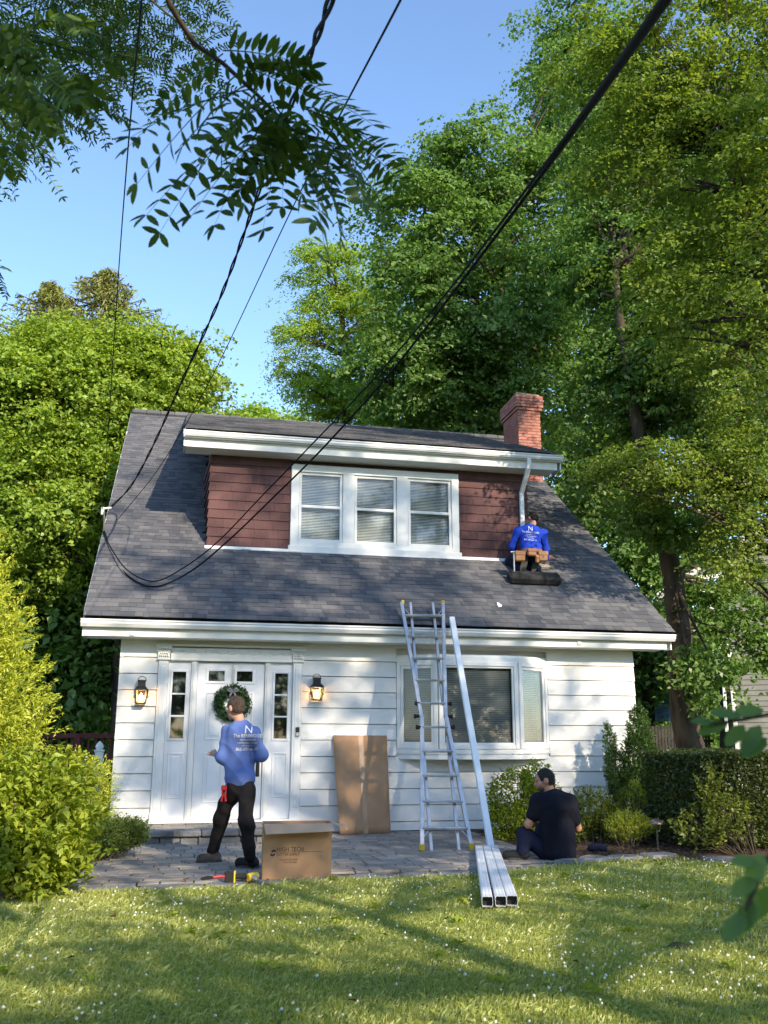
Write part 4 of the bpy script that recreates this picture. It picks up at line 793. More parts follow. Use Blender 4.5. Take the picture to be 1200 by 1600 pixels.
# wreath
wp = at(364, 1100, -.03); wr = thing('wreath', 'round green boxwood wreath with grey bow hanging on the door', 'wreath', (wp[0], -.03, wp[2] - .22)); n = 4600
a = rng.random(n) * 6.283; q = rng.normal(size=(n, 2)) * .032; R = .185 + q[:, 0]; P = np.stack([wp[0] + np.cos(a) * R, -.04 + q[:, 1] * .7, wp[2] + np.sin(a) * R], 1); P[:, 1] = np.clip(P[:, 1], -.12, -.005)
leaves('leaves', P, .036, L_WREATH, wr, up=0, aspect=.55, nrm=np.tile([0, -1., 0], (n, 1))); b = MB(); b.tube([(wp[0] + math.cos(k) * .185, -.035, wp[2] + math.sin(k) * .185) for k in np.linspace(0, 6.283, 25)], .018, 6); b.build('ring', M_TWIG, wr)
M_BOW = mat('grey_ribbon', (0.10, 0.11, 0.13), (0.2, 0.21, 0.23), 0.7, 0.2, nscale=30); b = MB()
for s in (-1, 1):
    b.tube([(wp[0], -.10, wp[2] + .17), (wp[0] + s * .05, -.115, wp[2] + .20), (wp[0] + s * .075, -.11, wp[2] + .175), (wp[0] + s * .04, -.115, wp[2] + .155), (wp[0], -.10, wp[2] + .17)], [.008, .02, .022, .018, .008], 7); b.tube([(wp[0], -.10, wp[2] + .165), (wp[0] + s * .03, -.11, wp[2] + .12), (wp[0] + s * .045, -.10, wp[2] + .07)], [.008, .015, .012], 6)
b.build('bow', M_BOW, wr, True); b = MB(); b.box(wp[0] - .012, wp[0] + .012, -.012, -.006, wp[2] + .17, 2.30); b.build('hanger', M_ALU, wr)

# ---- lawn
def blades(n, x0, x1, y0, y1, h, w):
    x = rng.uniform(x0, x1, n); y = rng.uniform(y0, y1, n); ex = np.interp(x, [p[0] for p in EDGE], [p[1] for p in EDGE]) - .02 + .05 * rng.normal(size=n)
    k = y < ex; x, y = x[k], y[k]; n = len(x); a = rng.random(n) * 6.283; lean = np.abs(rng.normal(size=n)) * .55
    patch = .5 + .5 * np.sin(x * 2.1 + 1.3 * np.sin(y * 1.7)) * np.sin(y * 2.6 + np.sin(x * 1.9)); hh = h * np.exp(rng.normal(size=n) * .3) * (.75 + .5 * patch)
    dx, dy = np.cos(a), np.sin(a); B = np.stack([x, y, np.full(n, -.012)], 1); S = np.stack([-dy, dx, 0 * x], 1) * (w * (.7 + .6 * rng.random(n)))[:, None]; D = np.stack([dx, dy, 0 * x], 1)
    m_ = B + D * (hh * lean * .35)[:, None] + np.array([0, 0, 1]) * (hh * .6)[:, None]; t_ = B + D * (hh * lean)[:, None] + np.array([0, 0, 1]) * (hh * (1 - .25 * lean))[:, None]
    V = np.stack([B - S, B + S, m_ + S * .6, t_], 1).reshape(-1, 3); return V, n, np.clip(.25 + .35 * patch + .25 * rng.normal(size=n), 0, 1)
VV = []; NN = 0; vv = []
for args in ((140000, -1.5, 3.6, -9.3, -7.0, .027, .0022), (120000, -1.9, 4.8, -7.0, -5.2, .029, .0026), (95000, -2.2, 6.8, -5.2, -3.2, .033, .003), (30000, -6, -1.7, -9.5, -4.5, .05, .004), (40000, 3.6, 11, -9.5, -3.4, .05, .004), (30000, -3, 5, -13, -9.3, .05, .004)):
    V, n, v = blades(*args); VV.append(V); NN += n; vv.append(np.repeat(v, 4))
V = np.concatenate(VV); I = np.arange(NN)[:, None] * 4; npmesh('grass', V, (I + np.array([0, 1, 2, 3])), L_GRASS, None, np.concatenate(vv), k=4)
tag(bpy.data.objects['grass'], 'short green lawn grass in front of the patio', 'grass', kind='stuff')
n = 16000; x = rng.uniform(-2, 6.5, n); y = rng.uniform(-9.2, -3.3, n); pt = np.sin(x * 1.7 + 2) * np.sin(y * 1.3 + x) + rng.normal(size=n) * .5; k = (y < np.interp(x, [p[0] for p in EDGE], [p[1] for p in EDGE]) - .05) & (pt > -.1); x, y = x[k], y[k]; n = len(x)
P = np.repeat(np.stack([x, y, rng.uniform(.012, .026, n)], 1), 3, 0); a = np.repeat(rng.random(n) * 6.28, 3) + np.tile([0, 2.09, 4.19], n); d = np.stack([np.cos(a), np.sin(a), 0 * a], 1); P += d * .009
o = leaves('clover_leaves', P, .012, L_GRASS, None, up=2.5, aspect=.9, tip=d * 3); tag(o, 'small clover leaves scattered through the lawn', 'clover', kind='stuff')
b = MB(); cnt = 0
while cnt < 1050:
    x, y = random.uniform(-1.9, 6.6), random.uniform(-9.1, -3.3)
    if y > edgeY(x) - .06 or math.sin(x * 1.3 + 1) * math.sin(y * 1.9 + x * .6) + random.gauss(0, .55) + (.35 if x > 2.5 else 0) < .15: continue
    r = random.uniform(.0045, .0085); b.lathe([(.002, -r), (r, -r * .35), (r * .95, r * .35), (.002, r)], (x, y, random.uniform(.028, .045)), 6); cnt += 1
tag(b.build('clover_flowers', M_CLOVER), 'tiny white clover blossoms dotting the lawn', 'clover', kind='stuff')
b = MB()
for _ in range(1500):
    x, y = random.uniform(PX1, 8.6), random.uniform(-3.3, -.05)
    if y < edgeY(x) + .25: continue
    T = Matrix.Translation((x, y, .022)) @ Matrix.Rotation(random.uniform(0, 6.28), 4, 'Z') @ Matrix.Rotation(random.gauss(0, .4), 4, 'Y'); L = random.uniform(.015, .05); b.box(-L, L, -.007, .007, -.003, .004, None, T)
tag(b.build('mulch_chips', M_MULCH), 'brown bark mulch in the planting bed', 'mulch', kind='stuff')
P = []; D_ = []; LF = []
for _ in range(70):
    x, y = random.uniform(-1.9, 6.4), random.uniform(-9, -3.6)
    if y > edgeY(x) - .1: continue
    k = random.randint(4, 8); a0 = random.random() * 6
    for q in range(k): a = a0 + 6.28 * q / k; P.append((x + math.cos(a) * .03, y + math.sin(a) * .03, random.uniform(.02, .04))); D_.append((math.cos(a) * 3, math.sin(a) * 3, .6))
tag(leaves('lawn_weeds', np.array(P), .065, L_SHRUB, None, up=1.5, aspect=.5, tip=np.array(D_)), 'broad-leaved weeds growing here and there in the lawn', 'weeds', kind='stuff')
for _ in range(45): x, y = random.uniform(-1.9, 6.4), random.uniform(-9, -2.5); LF.append((x, y, .035 if y < edgeY(x) else .03))
M_DEAD = leafmat('dead_leaf', (0.10, 0.05, 0.025), (0.24, 0.13, 0.06), 0.2); tag(leaves('fallen_leaves', np.array(LF), .05, M_DEAD, None, up=2), 'brown fallen leaves scattered over lawn and paving', 'leaves', kind='stuff')
p = onZ(1064, 1480, 0); b = MB(); b.lathe([(.09, -.012), (.07, .02), (.03, .035), (.002, .04)], (p[0], p[1], 0), 9); tag(b.build('soil_clod', M_SOIL), 'dark clod of soil lying on the lawn at the right', 'soil')

# ------------------------------------------------------------------ things around the yard
# cardboard sheet leaning on the wall
A, B_, C_, D_ = at(533, 1307, -.36), at(612, 1303, -.30), at(605, 1150, -.045), at(522, 1150, -.045); A[2] = B_[2] = .012
b = MB(); n_ = Vector(B_ - A).cross(Vector(D_ - A)).normalized() * .03
G = [[Vector(A).lerp(Vector(B_), u).lerp(Vector(D_).lerp(Vector(C_), u), v) - n_ * (.25 * math.sin(u * 9) * math.sin(v * 7)) for u in np.linspace(0, 1, 9)] for v in np.linspace(0, 1, 15)]
V = [p for r_ in G for p in r_]; m_ = len(V); V += [p + n_ for p in V]; F = []
for j in range(14):
    for i in range(8): k = j * 9 + i; F.append((k, k + 1, k + 10, k + 9)); F.append((m_ + k, m_ + k + 9, m_ + k + 10, m_ + k + 1))
rim = [i for i in range(9)] + [9 * j + 8 for j in range(1, 15)] + [126 + i for i in range(7, -1, -1)] + [9 * j for j in range(13, 0, -1)]
for i in range(len(rim)): a, c = rim[i], rim[(i + 1) % len(rim)]; F.append((a, c, m_ + c, m_ + a))
b.add([tuple(p) for p in V], F); cs = b.build('cardboard_sheet', M_CARD, None, True); b = MB(); V2 = [Vector(A).lerp(Vector(B_), u).lerp(Vector(D_).lerp(Vector(C_), u), v) - n_ * (.25 * math.sin(u * 9) * math.sin(v * 7)) + n_ * 1.10 for v in np.linspace(0, 1, 15) for u in (.46, .55)]
b.add([tuple(q) for q in V2], [(2 * k, 2 * k + 1, 2 * k + 3, 2 * k + 2) for k in range(14)]); b.build('packing_tape', mat('packing_tape', (0.37, 0.22, 0.12), (0.42, 0.26, 0.15), 0.35, 0.4, nscale=9), cs)
tag(cs, 'tall flattened cardboard carton leaning on the wall under the lantern', 'cardboard')
# text helper
def textmesh(s, size, font_scale=(1, 1), align='LEFT'):
    cu = bpy.data.curves.new('t', 'FONT'); cu.body = s; cu.size = size; cu.align_x = align; cu.resolution_u = 2; o = bpy.data.objects.new('t', cu); COL.objects.link(o)
    dg = bpy.context.evaluated_depsgraph_get(); me = o.evaluated_get(dg).to_mesh(); V = [(v.co.x * font_scale[0], v.co.y * font_scale[1]) for v in me.vertices]; F = [tuple(p.vertices) for p in me.polygons]
    o.evaluated_get(dg).to_mesh_clear(); bpy.data.objects.remove(o); bpy.data.curves.remove(cu); return V, F
# open carton at the grass edge
P0, P1 = onZ(412, 1378, 0), onZ(515, 1371, 0); ex = Vector((.997, -.06, 0)).normalized(); bw = .635; ey = Vector((-ex.y, ex.x, 0)); bd = .36; bh = .485; t_ = .006
T = Matrix(((ex.x, ey.x, 0, P0[0]), (ex.y, ey.y, 0, P0[1]), (0, 0, 1, .012), (0, 0, 0, 1)))
bx = thing('open_carton', 'open brown cardboard carton with printed front standing at the lawn edge', 'carton', (P0[0], P0[1], .0))
b = MB()
for a in ((0, bw, 0, t_, 0, bh), (0, bw, bd - t_, bd, 0, bh), (0, t_, t_, bd - t_, 0, bh), (bw - t_, bw, t_, bd - t_, 0, bh), (t_, bw - t_, t_, bd - t_, 0, t_)): b.box(*a, None, T)
b.build('carton_body', M_CARD, bx)
def flap(pts, nm='flap'):
    b = MB(); q = [T @ Vector(p) for p in pts]; n = (q[1] - q[0]).cross(q[2] - q[0]).normalized() * .005; b.add([tuple(p) for p in q] + [tuple(p + n) for p in q], [(0, 1, 2, 3), (7, 6, 5, 4), (0, 4, 5, 1), (1, 5, 6, 2), (2, 6, 7, 3), (3, 7, 4, 0)]); b.build(nm, M_CARDIN, bx)
flap([(.0, -.003, bh + .004), (bw, -.003, bh + .004), (bw + .012, -.125, bh - .055), (.015, -.14, bh - .075)]); flap([(bw + .004, .0, bh + .003), (bw + .004, bd, bh + .003), (bw + .15, bd - .06, bh - .035), (bw + .16, .05, bh - .06)])
flap([(bw, bd + .004, bh), (0, bd + .004, bh), (.02, bd + .09, bh - .15), (bw - .02, bd + .09, bh - .15)]); flap([(.012, 0, bh - .01), (.012, bd, bh - .01), (.03, bd - .02, bh - .18), (.03, .02, bh - .18)])
def print_on(s, u, z, size, fs=(1, 1)):
    V, F = textmesh(s, size, fs); b = MB(); b.add([tuple(T @ Vector((u + x, -.0015, z + y))) for x, y in V], F); b.build('printed_lettering', M_INK, bx)
print_on('HIGH TECH', .125, .245, .052, (.92, 1)); print_on('GUTTER SUPPLY', .125, .208, .030, (.98, 1)); print_on('Tel: (973) 777-6650', .155, .165, .021, (1, 1)); print_on('(973) 777-5665', .185, .142, .021)
b = MB(); b.box(.125, bw - .08, -.0015, -.001, .2375, .2405, None, T)
for s in (0, math.pi):                                              # two-comma emblem
    pts = [(.095 + .026 * math.cos(s + a) + .006 * math.cos(s), -.0012, .232 + .03 * math.sin(s + a)) for a in np.linspace(.4, 2.9, 9)]; pi = [(.095 + .012 * math.cos(s + a) + .006 * math.cos(s), -.0012, .232 + .012 * math.sin(s + a)) for a in np.linspace(2.9, .4, 9)]
    b.add([tuple(T @ Vector(p)) for p in pts + pi], [tuple(range(18))])
b.build('printed_emblem', M_INK, bx)
# ladder: articulated, leaning on the gutter
LP = np.array([3.18, -2.38, 0.0]); LQ = np.array([3.4, -.56, 2.86]); ln = np.cross(np.array([1., 0, 0]), LQ - LP); ln /= np.linalg.norm(ln)
def lp(px, py, off=0): return Vector(onplane(px, py, LP, ln)) + Vector(ln) * off
lad = thing('ladder', 'aluminium articulated ladder with yellow feet leaning on the gutter', 'ladder', tuple(LP))
def rail(nm, a, c, off, w=.046, d=.018, m=M_ALU):
    a, c = lp(*a, off), lp(*c, off); t = (c - a).normalized(); s = t.cross(Vector(ln)).normalized(); u = Vector(ln); b = MB(); b.prism([s * x * w + u * y * d for x, y in ((-.5, -1), (.5, -1), (.5, -.6), (.15, -.6), (.15, .6), (.5, .6), (.5, 1), (-.5, 1))], a, c); b.build(nm, m, lad); return a, c
sg = -1 if ln[1] > 0 else 1
for a, c in (((661, 1328), (660, 1122)), ((738, 1325), (698, 1122)), ((627, 944), (659, 1122)), ((692, 944), (697, 1122))): rail('outer_rail', a, c, sg * .03)
for a, c in (((677, 1330), (661, 1140)), ((720, 1329), (701, 1150)), ((642, 941), (657, 1110)), ((677, 941), (694, 1100))): rail('inner_rail', a, c, -sg * .012, .034)
def xr(py, side):
    if py > 1122: return np.interp(py, (1122, 1328), (660, 661)) if side == 0 else np.interp(py, (1122, 1325), (698, 738))
    return np.interp(py, (944, 1122), (627, 659)) if side == 0 else np.interp(py, (944, 1122), (692, 697))
for py in (964, 997, 1031, 1065, 1101, 1138, 1176, 1214, 1254, 1296):
    a, c = lp(xr(py, 0) + 1, py, sg * .03), lp(xr(py, 1) - 1, py, sg * .03); b = MB(); t = (c - a).normalized(); u = Vector((0, 0, 1)); w = t.cross(u)
    b.prism([w * x + u * y for x, y in ((-.030, -.014), (.030, -.014), (.036, .006), (.026, .018), (-.026, .018), (-.036, .006))], a, c)
    for e, o_ in ((a, 1), (c, -1)): b.prism([w * x + u * y for x, y in ((-.024, -.014), (.024, -.014), (.024, .018), (-.024, .018))], e - t * .004 * o_, e + t * .03 * o_)
    b.build('rung', M_ALU, lad)
for px, py in ((661, 1331), (738, 1328)): q = lp(px, py - 4, sg * .03); b = MB(); b.cbox(q.x - .026, q.x + .026, q.y - .03, q.y + .03, .012, .085, .006); f_ = b.build('foot', M_YEL, lad); b = MB(); b.cbox(q.x - .028, q.x + .028, q.y - .033, q.y + .033, .0, .016, .004); b.build('foot_pad', M_RUB, f_)
for px, py in ((629, 943), (692, 943)): q = lp(px, py, sg * .03); b = MB(); b.cbox(q.x - .022, q.x + .022, q.y - .028, q.y + .028, q.z - .035, q.z + .03, .008); b.build('end_cap', M_YEL, lad)
for px, py in ((656, 1101), (655, 1121), (658, 1138), (699, 1101), (701, 1121), (704, 1138)): q = lp(px, py, sg * .03); b = MB(); dx = -1 if px < 680 else 1; b.tube([q, q + Vector((dx * .035, 0, 0)), q + Vector((dx * .04, 0, 0)), q + Vector((dx * .06, 0, 0))], [.022, .022, .03, .03], 10); b.build('lock_knob', M_RUB, lad)
for a, c in (((663, 1310), (672, 1298)), ((733, 1310), (722, 1298)), ((634, 955), (641, 964)), ((690, 955), (683, 964))): b = MB(); b.tube([lp(*a, sg * .03), lp(*c, sg * .03)], .007, 6); b.build('brace', M_ALU, lad)
# downspout lengths
def downspout(name, label, a, c, w=.043, d=.038, group=None):
    t = thing(name, label, 'downspout', tuple(a), group); a, c = Vector(a), Vector(c); tt = (c - a).normalized(); s = tt.cross(Vector((0, 0, 1))).normalized(); u = s.cross(tt); b = MB(); P = []
    K = 40
    for k in range(K):
        an = 2 * math.pi * k / K; r = (abs(math.cos(an)) ** 8 + abs(math.sin(an)) ** 8) ** (-1 / 8); rib = 1 - .05 * (k % 4 == 0); P.append((math.cos(an) * r * w * rib, math.sin(an) * r * d * rib))
    V = [a + s * x + u * y for x, y in P] + [c + s * x + u * y for x, y in P] + [c + s * x * .95 + u * y * .94 for x, y in P] + [a + s * x * .95 + u * y * .94 for x, y in P]
    b.add([tuple(v) for v in V], [(j * K + i, j * K + (i + 1) % K, ((j + 1) % 4) * K + (i + 1) % K, ((j + 1) % 4) * K + i) for j in range(4) for i in range(K)]); b.build('pipe', M_GUTTER, t)
    b = MB(); e = c - tt * .06; b.add([tuple(e + s * x * .94 + u * y * .93) for x, y in P], [tuple(range(K))]); b.build('pipe_mouth_dark', M_DARK, t)  # dark disc set in the mouth stands in for the pipe's inner shade
q = Vector(at(707, 967, -.60)); f0 = onZ(770, 1331, .0); downspout('downspout_length', 'long white downspout leaning on the gutter right of the ladder', (f0[0], f0[1], .04), tuple(q + (q - Vector(f0)).normalized() * .02), .040, .032)
far, near = onZ(763, 1332, 0), onZ(786, 1421, 0); dv = (near - far)[:2]; dv /= np.linalg.norm(dv); sd_ = np.array([-dv[1], dv[0]]) * -1
for k, lab in ((-1, 'left one of three white downspouts lying on the lawn'), (0, 'middle one of three white downspouts lying on the lawn'), (1, 'right one of three white downspouts lying on the lawn')):
    o1 = sd_ * k * .089; o2 = sd_ * k * (.096 + .008 * k); e = k * .03
    downspout('downspout_length', lab, (far[0] + o1[0] + dv[0] * e, far[1] + o1[1] + dv[1] * e, .045), (near[0] + o2[0] + dv[0] * e, near[1] + o2[1] + dv[1] * e, .062), group='downspouts lying on the lawn')
# path light
p = onZ(1031, 1325, 0); zt = .34; t = thing('path_light', 'small bronze mushroom path light in front of the hedge', 'lamp', (p[0], p[1], 0)); M_BRZ = mat('bronze', (0.16, 0.13, 0.10), (0.24, 0.20, 0.16), 0.45, 0.4, metal=0.5, nscale=20)
b = MB(); b.tube([(p[0], p[1], 0), (p[0], p[1], .22)], .012, 8); b.build('stake', M_BRZ, t); b = MB(); b.lathe([(.012, .2), (.045, .215), (.05, .225), (.05, .29), (.012, .30)], (p[0], p[1], 0), 14); b.build('lens', M_GLASS, t); b = MB(); b.lathe([(.10, .285), (.102, .295), (.07, .325), (.03, .345), (.005, .35)], (p[0], p[1], 0), 18); b.build('cap', M_BRZ, t, True)
# roof bits: kneeling cushion, small block, scrap of paper
def rp(px, py, h=0): q = onplane(px, py, (0, RY0, RZ0 + h), (0, -math.sin(A37), math.cos(A37))); return q
RM = Matrix.Rotation(A37, 4, 'X'); p = rp(838, 916); T = Matrix.Translation((p[0], p[1], p[2] + .018)) @ RM
M_FOAM = mat('charcoal_foam', (0.018, 0.018, 0.02), (0.05, 0.048, 0.046), 0.9, 0.15, nscale=8, bump=0.5, bscale=120)
b = MB(); b.cbox(-.44, .44, 0, .24, 0, .15, .035, None, T); rc = b.build('roof_cushion', M_FOAM); tag(rc, 'black foam roof cushion below the kneeling worker', 'cushion')
p = rp(853, 890); T = Matrix.Translation((p[0], p[1], p[2] + .018)) @ RM @ Matrix.Rotation(.15, 4, 'Z'); b = MB(); b.cbox(-.09, .09, 0, .13, 0, .05, .006, None, T); tag(b.build('shingle_offcut', M_PAVER), 'small grey block beside the kneeling worker on the roof', 'block')
p = rp(783, 951); T = Matrix.Translation((p[0], p[1], p[2] + .03)) @ RM; b = MB(); b.add([tuple(T @ Vector(q)) for q in ((-.03, 0, 0), (.02, .01, .006), (.03, .05, .02), (.015, .09, .008), (.02, .14, .0), (-.02, .13, .012), (-.035, .07, .004))], [(0, 1, 2, 6), (6, 2, 3), (6, 3, 4, 5)]); tag(b.build('paper_scrap', M_PRINT), 'torn white scrap of paper on the roof above the ladder', 'paper')
# cordless drill on the paving
p = onZ(362, 1377, .03); T = Matrix.Translation((p[0], p[1], .012)) @ Matrix.Rotation(-.15, 4, 'Z'); dr = thing('cordless_drill', 'black and yellow cordless drill lying by the carton', 'drill', (p[0], p[1], 0)); tv = lambda *q: tuple(T @ Vector(q))
b = MB(); b.cbox(-.045, .035, -.04, .04, .0, .10, .010, None, T); b.build('battery', M_BLACK, dr); b = MB(); b.tube([tv(.03, 0, .05), tv(.09, 0, .055), tv(.17, 0, .05)], [.024, .022, .028], 10); b.build('grip', M_RUB, dr)
b = MB(); b.tube([tv(.16, -.03, .045), tv(.20, 0, .05), tv(.23, .05, .05)], [.034, .038, .034], 12); b.cbox(.034, .048, -.042, .042, .0, .1, .005, None, T); b.build('housing', M_YEL, dr); b = MB(); b.tube([tv(.215, -.04, .045), tv(.235, -.08, .045), tv(.24, -.10, .045)], [.028, .026, .012], 12); b.build('chuck', M_ALU, dr)
p = onZ(344, 1378, .0); T = Matrix.Translation((p[0], p[1], .014)); b = MB(); b.tube([T @ Vector(q) for q in ((-.05, 0, .02), (.02, .01, .025), (.09, .0, .02))], [.012, .014, .012], 8); tl = b.build('hand_tool', M_RED); tag(tl, 'short red-handled hand tool beside the drill', 'tool'); b = MB(); b.tube([T @ Vector(q) for q in ((-.05, 0, .02), (-.10, -.01, .018), (-.16, -.03, .016))], [.010, .02, .008], 8); b.build('tool_head', M_RUB, tl)
# things behind: picket posts, red deck rail, neighbour, fence, tent
for px, py0, Y, lab in ((158, 1160, 2.2, 'tall white picket post with pointed finial beside the house'), (137, 1183, 1.2, 'shorter white picket post half hidden by the shrub')):
    q = at(px, py0, Y); x, y, z = q; b = MB(); w = .06; b.cbox(x - w, x + w, y - w, y + w, 0, z - .16, .006); b.cbox(x - w * 1.25, x + w * 1.25, y - w * 1.25, y + w * 1.25, z - .16, z - .13, .005)
    b.lathe([(w * .7, z - .13), (w * 1.05, z - .09), (w * .8, z - .045), (.004, z)], (x, y, 0), 10); tag(b.build('picket_post', M_TRIM), lab, 'post', 'white picket posts')
M_REDW = mat('dark_red_stain', (0.10, 0.02, 0.022), (0.15, 0.035, 0.035), 0.7, 0.25, nscale=8); dk = thing('deck_railing', 'dark red wooden deck railing behind the left corner', 'railing', tuple(at(150, 1200, 5.0)[:2]) + (0,)); q0, q1 = at(60, 1152, 5), at(186, 1152, 5)
for dz in (0, -.38): b = MB(); b.cbox(q0[0], q1[0], 4.95, 5.05, q0[2] + dz - .04, q0[2] + dz + .04, .005); b.build('rail', M_REDW, dk)
for k in range(12): x = q0[0] + (q1[0] - q0[0]) * k / 11; b = MB(); b.cbox(x - .018, x + .018, 4.98, 5.02, q0[2] - .36, q0[2] - .041, .004); b.build('baluster', M_REDW, dk)
for k in range(3): x = q0[0] + (q1[0] - q0[0]) * k / 2; b = MB(); b.cbox(x - .05, x + .05, 4.94, 5.06, 0, q0[2] - .041, .005); b.build('post', M_REDW, dk)
M_NSID = mat('grey_neighbour_siding', (0.20, 0.20, 0.185), (0.26, 0.26, 0.24), 0.7, 0.2, nscale=5); nq = at(1137, 1000, 8); NX = nq[0]; nb = thing('neighbour_house', 'grey-sided neighbouring house half hidden by trees on the right', 'house', (NX, 8, 0)); 
b = MB(); b.box(NX + .02, NX + 9, 8.02, 16, 0, 6.2); nw = b.build('wall', M_NSID, nb); b = MB()
for k in range(48): b.prism([(0, -.022, k * .13), (0, -.004, k * .13 + .135), (0, .03, k * .13 + .135), (0, .03, k * .13)], (NX + .09, 8, 0), (NX + 9, 8, 0))
b.build('siding_courses', M_NSID, nw)['kind'] = 'stuff'; b = MB(); b.cbox(NX - .01, NX + .085, 7.95, 8.06, 0, 5.6, .005); b.build('corner_board', M_TRIM, nb)
pk = [at(1070, 915, 7.2), at(1135, 868, 7.2), at(1260, 790, 7.2)]; b = MB()
for i in range(2):
    a, c = Vector(pk[i]), Vector(pk[i + 1]); d = Vector((0, 0, .22)); b.add([tuple(a), tuple(c), tuple(c - d), tuple(a - d)] + [tuple(v + Vector((0, 1.2, 0))) for v in (a, c, c - d, a - d)], [(0, 1, 2, 3), (4, 7, 6, 5), (0, 4, 5, 1), (3, 2, 6, 7), (0, 3, 7, 4), (1, 5, 6, 2)])
b.build('eave', M_SOFFIT, nb); b = MB(); a = Vector(at(1090, 900, 7.5)); c = Vector(at(1133, 930, 7.9)); b.tube([a, c], .07, 4); b.tube([Vector(at(1095, 897, 7.5)), Vector(at(1133, 897, 7.9))], .07, 4); b.build('bracket', M_SOFFIT, nb)
b = MB(); pipe(b, [tuple(at(1112, 940, 7.85)), tuple(at(1128, 950, 7.88)), tuple(at(1131, 975, 7.9)), tuple(at(1143, 1140, 7.9))], .04, .04); b.build('downspout', M_GUTTER, nb); nb.rotation_euler.z = rad(-36)
M_GREYW = mat('weathered_fence_wood', (0.03, 0.027, 0.024), (0.06, 0.055, 0.05), 0.9, 0.1, nscale=6); fc = thing('picket_fence', 'dark weathered board fence behind the conical evergreens', 'fence', tuple(at(1045, 1180, 9)[:2]) + (0,)); q0, q1 = at(985, 1132, 9), at(1110, 1132, 9); n = 26
for k in range(n): x = q0[0] + (q1[0] - q0[0]) * k / n; b = MB(); b.cbox(x, x + .07, 8.98, 9.0, .03, q0[2] + random.uniform(-.02, .02), .004); b.build('fence_board', M_GREYW, fc)
for z in (.4, 1.2): b = MB(); b.box(q0[0] - .1, q1[0] + .1, 9.002, 9.05, z, z + .08); b.build('fence_rail', M_GREYW, fc)
M_TARP = mat('blue_tarp', (0.12, 0.22, 0.42), (0.30, 0.42, 0.60), 0.6, 0.3, nscale=1.5, bump=0.3, bscale=4); q = at(1050, 1090, 15); x, z = q[0], q[2]; w = 24 * np.linalg.norm(q - CAM) / FPX; b = MB(); b.add([(x - w, 14.2, z - .45), (x + w, 14.2, z - .45), (x + w, 15.8, z - .45), (x - w, 15.8, z - .45), (x - .05, 15, z), (x + .05, 15, z), (x - w, 14.2, z - .7), (x + w, 14.2, z - .7), (x + w, 15.8, z - .7), (x - w, 15.8, z - .7)], [(0, 1, 5, 4), (1, 2, 5), (2, 3, 4, 5), (3, 0, 4), (6, 7, 1, 0), (7, 8, 2, 1), (8, 9, 3, 2), (9, 6, 0, 3)]); tn = thing('canopy_tent', 'blue tarp canopy seen behind the fence by the tree trunk', 'tent', (x, 15, 0)); b.build('canopy', M_TARP, tn); b = MB()
for sx in (-1, 1):
    for yy in (14.2, 15.8): b.tube([(x + sx * w, yy, 0), (x + sx * w, yy, z - .5)], .02, 6)
b.build('legs', M_ALU, tn)

# ------------------------------------------------------------------ overhead cables
def curve3(P, n=40):
    P = [np.array(p) for p in P]; P = [2 * P[0] - P[1]] + P + [2 * P[-1] - P[-2]]; out = []
    for i in range(1, len(P) - 2):
        for t in np.linspace(0, 1, n, endpoint=False): out.append(.5 * (2 * P[i] + (P[i + 1] - P[i - 1]) * t + (2 * P[i - 1] - 5 * P[i] + 4 * P[i + 1] - P[i + 2]) * t * t + (3 * P[i] - P[i - 1] - 3 * P[i + 1] + P[i + 2]) * t ** 3))
    return [Vector(p) for p in out] + [Vector(P[-2])]
def cable(name, label, pix, r, m=M_CABLE, twist=0, group=None, parts=None):
    pts = curve3([at(*q) for q in pix], 26 if not twist else 60)
    b = MB()
    if twist:
        for ph in (0, math.pi):
            acc = 0; q = []
            for i, p in enumerate(pts):
                if i: acc += (pts[i] - pts[i - 1]).length
                t = (pts[min(i + 1, len(pts) - 1)] - pts[max(i - 1, 0)]).normalized(); u = t.orthogonal().normalized(); w = t.cross(u); a = acc * twist + ph; q.append(p + (u * math.cos(a) + w * math.sin(a)) * r * 1.15)
            b.tube(q, r, 6)
    else: b.tube(pts, r, 8)
    return tag(b.build(name, m, None, True), label, 'cable', group)
cable('service_cable', 'thicker of two black cables crossing from top right and looping over the roof', [(1080, -60, -12.2), (1037, 0, -11.6), (860, 250, -9.0), (700, 465, -6.0), (600, 593, -3.6), (500, 705, -1.6), (430, 775, -.6), (360, 843, -.15), (300, 893, -.05), (245, 918, .0), (205, 905, .3), (180, 875, .9), (163, 832, 1.55)], .0125)
cable('service_cable', 'thinner black cable running just left of the thicker one to the roof loop', [(1072, -62, -12.2), (1030, 0, -11.6), (853, 250, -9.0), (690, 465, -6.0), (582, 593, -3.6), (482, 700, -1.6), (410, 775, -.6), (340, 848, -.15), (285, 890, -.05), (240, 910, .0), (200, 893, .3), (176, 862, .9), (160, 832, 1.55)], .0095)
cable('service_drop', 'twisted black service wires descending to the left roof edge', [(540, -70, -11.2), (513, 0, -10.6), (455, 155, -8.6), (402, 300, -6.4), (345, 460, -4.0), (290, 582, -2.0), (240, 695, .0), (205, 760, 1.4), (172, 796, 2.1)], .0085, M_CABLE, 5.5)
cable('thin_wire', 'thin straight wire running from top centre to the left roof edge', [(650, -60, -11), (622, 0, -10.4), (455, 325, -6.0), (330, 590, -2.2), (250, 730, .4), (183, 815, 1.8)], .0055)
cable('thin_wire', 'thin near-vertical wire in front of the left maple', [(222, -60, -10), (214, 40, -9.2), (200, 200, -7.4), (184, 420, -4.2), (170, 650, -.5), (160, 798, 1.7)], .0055)
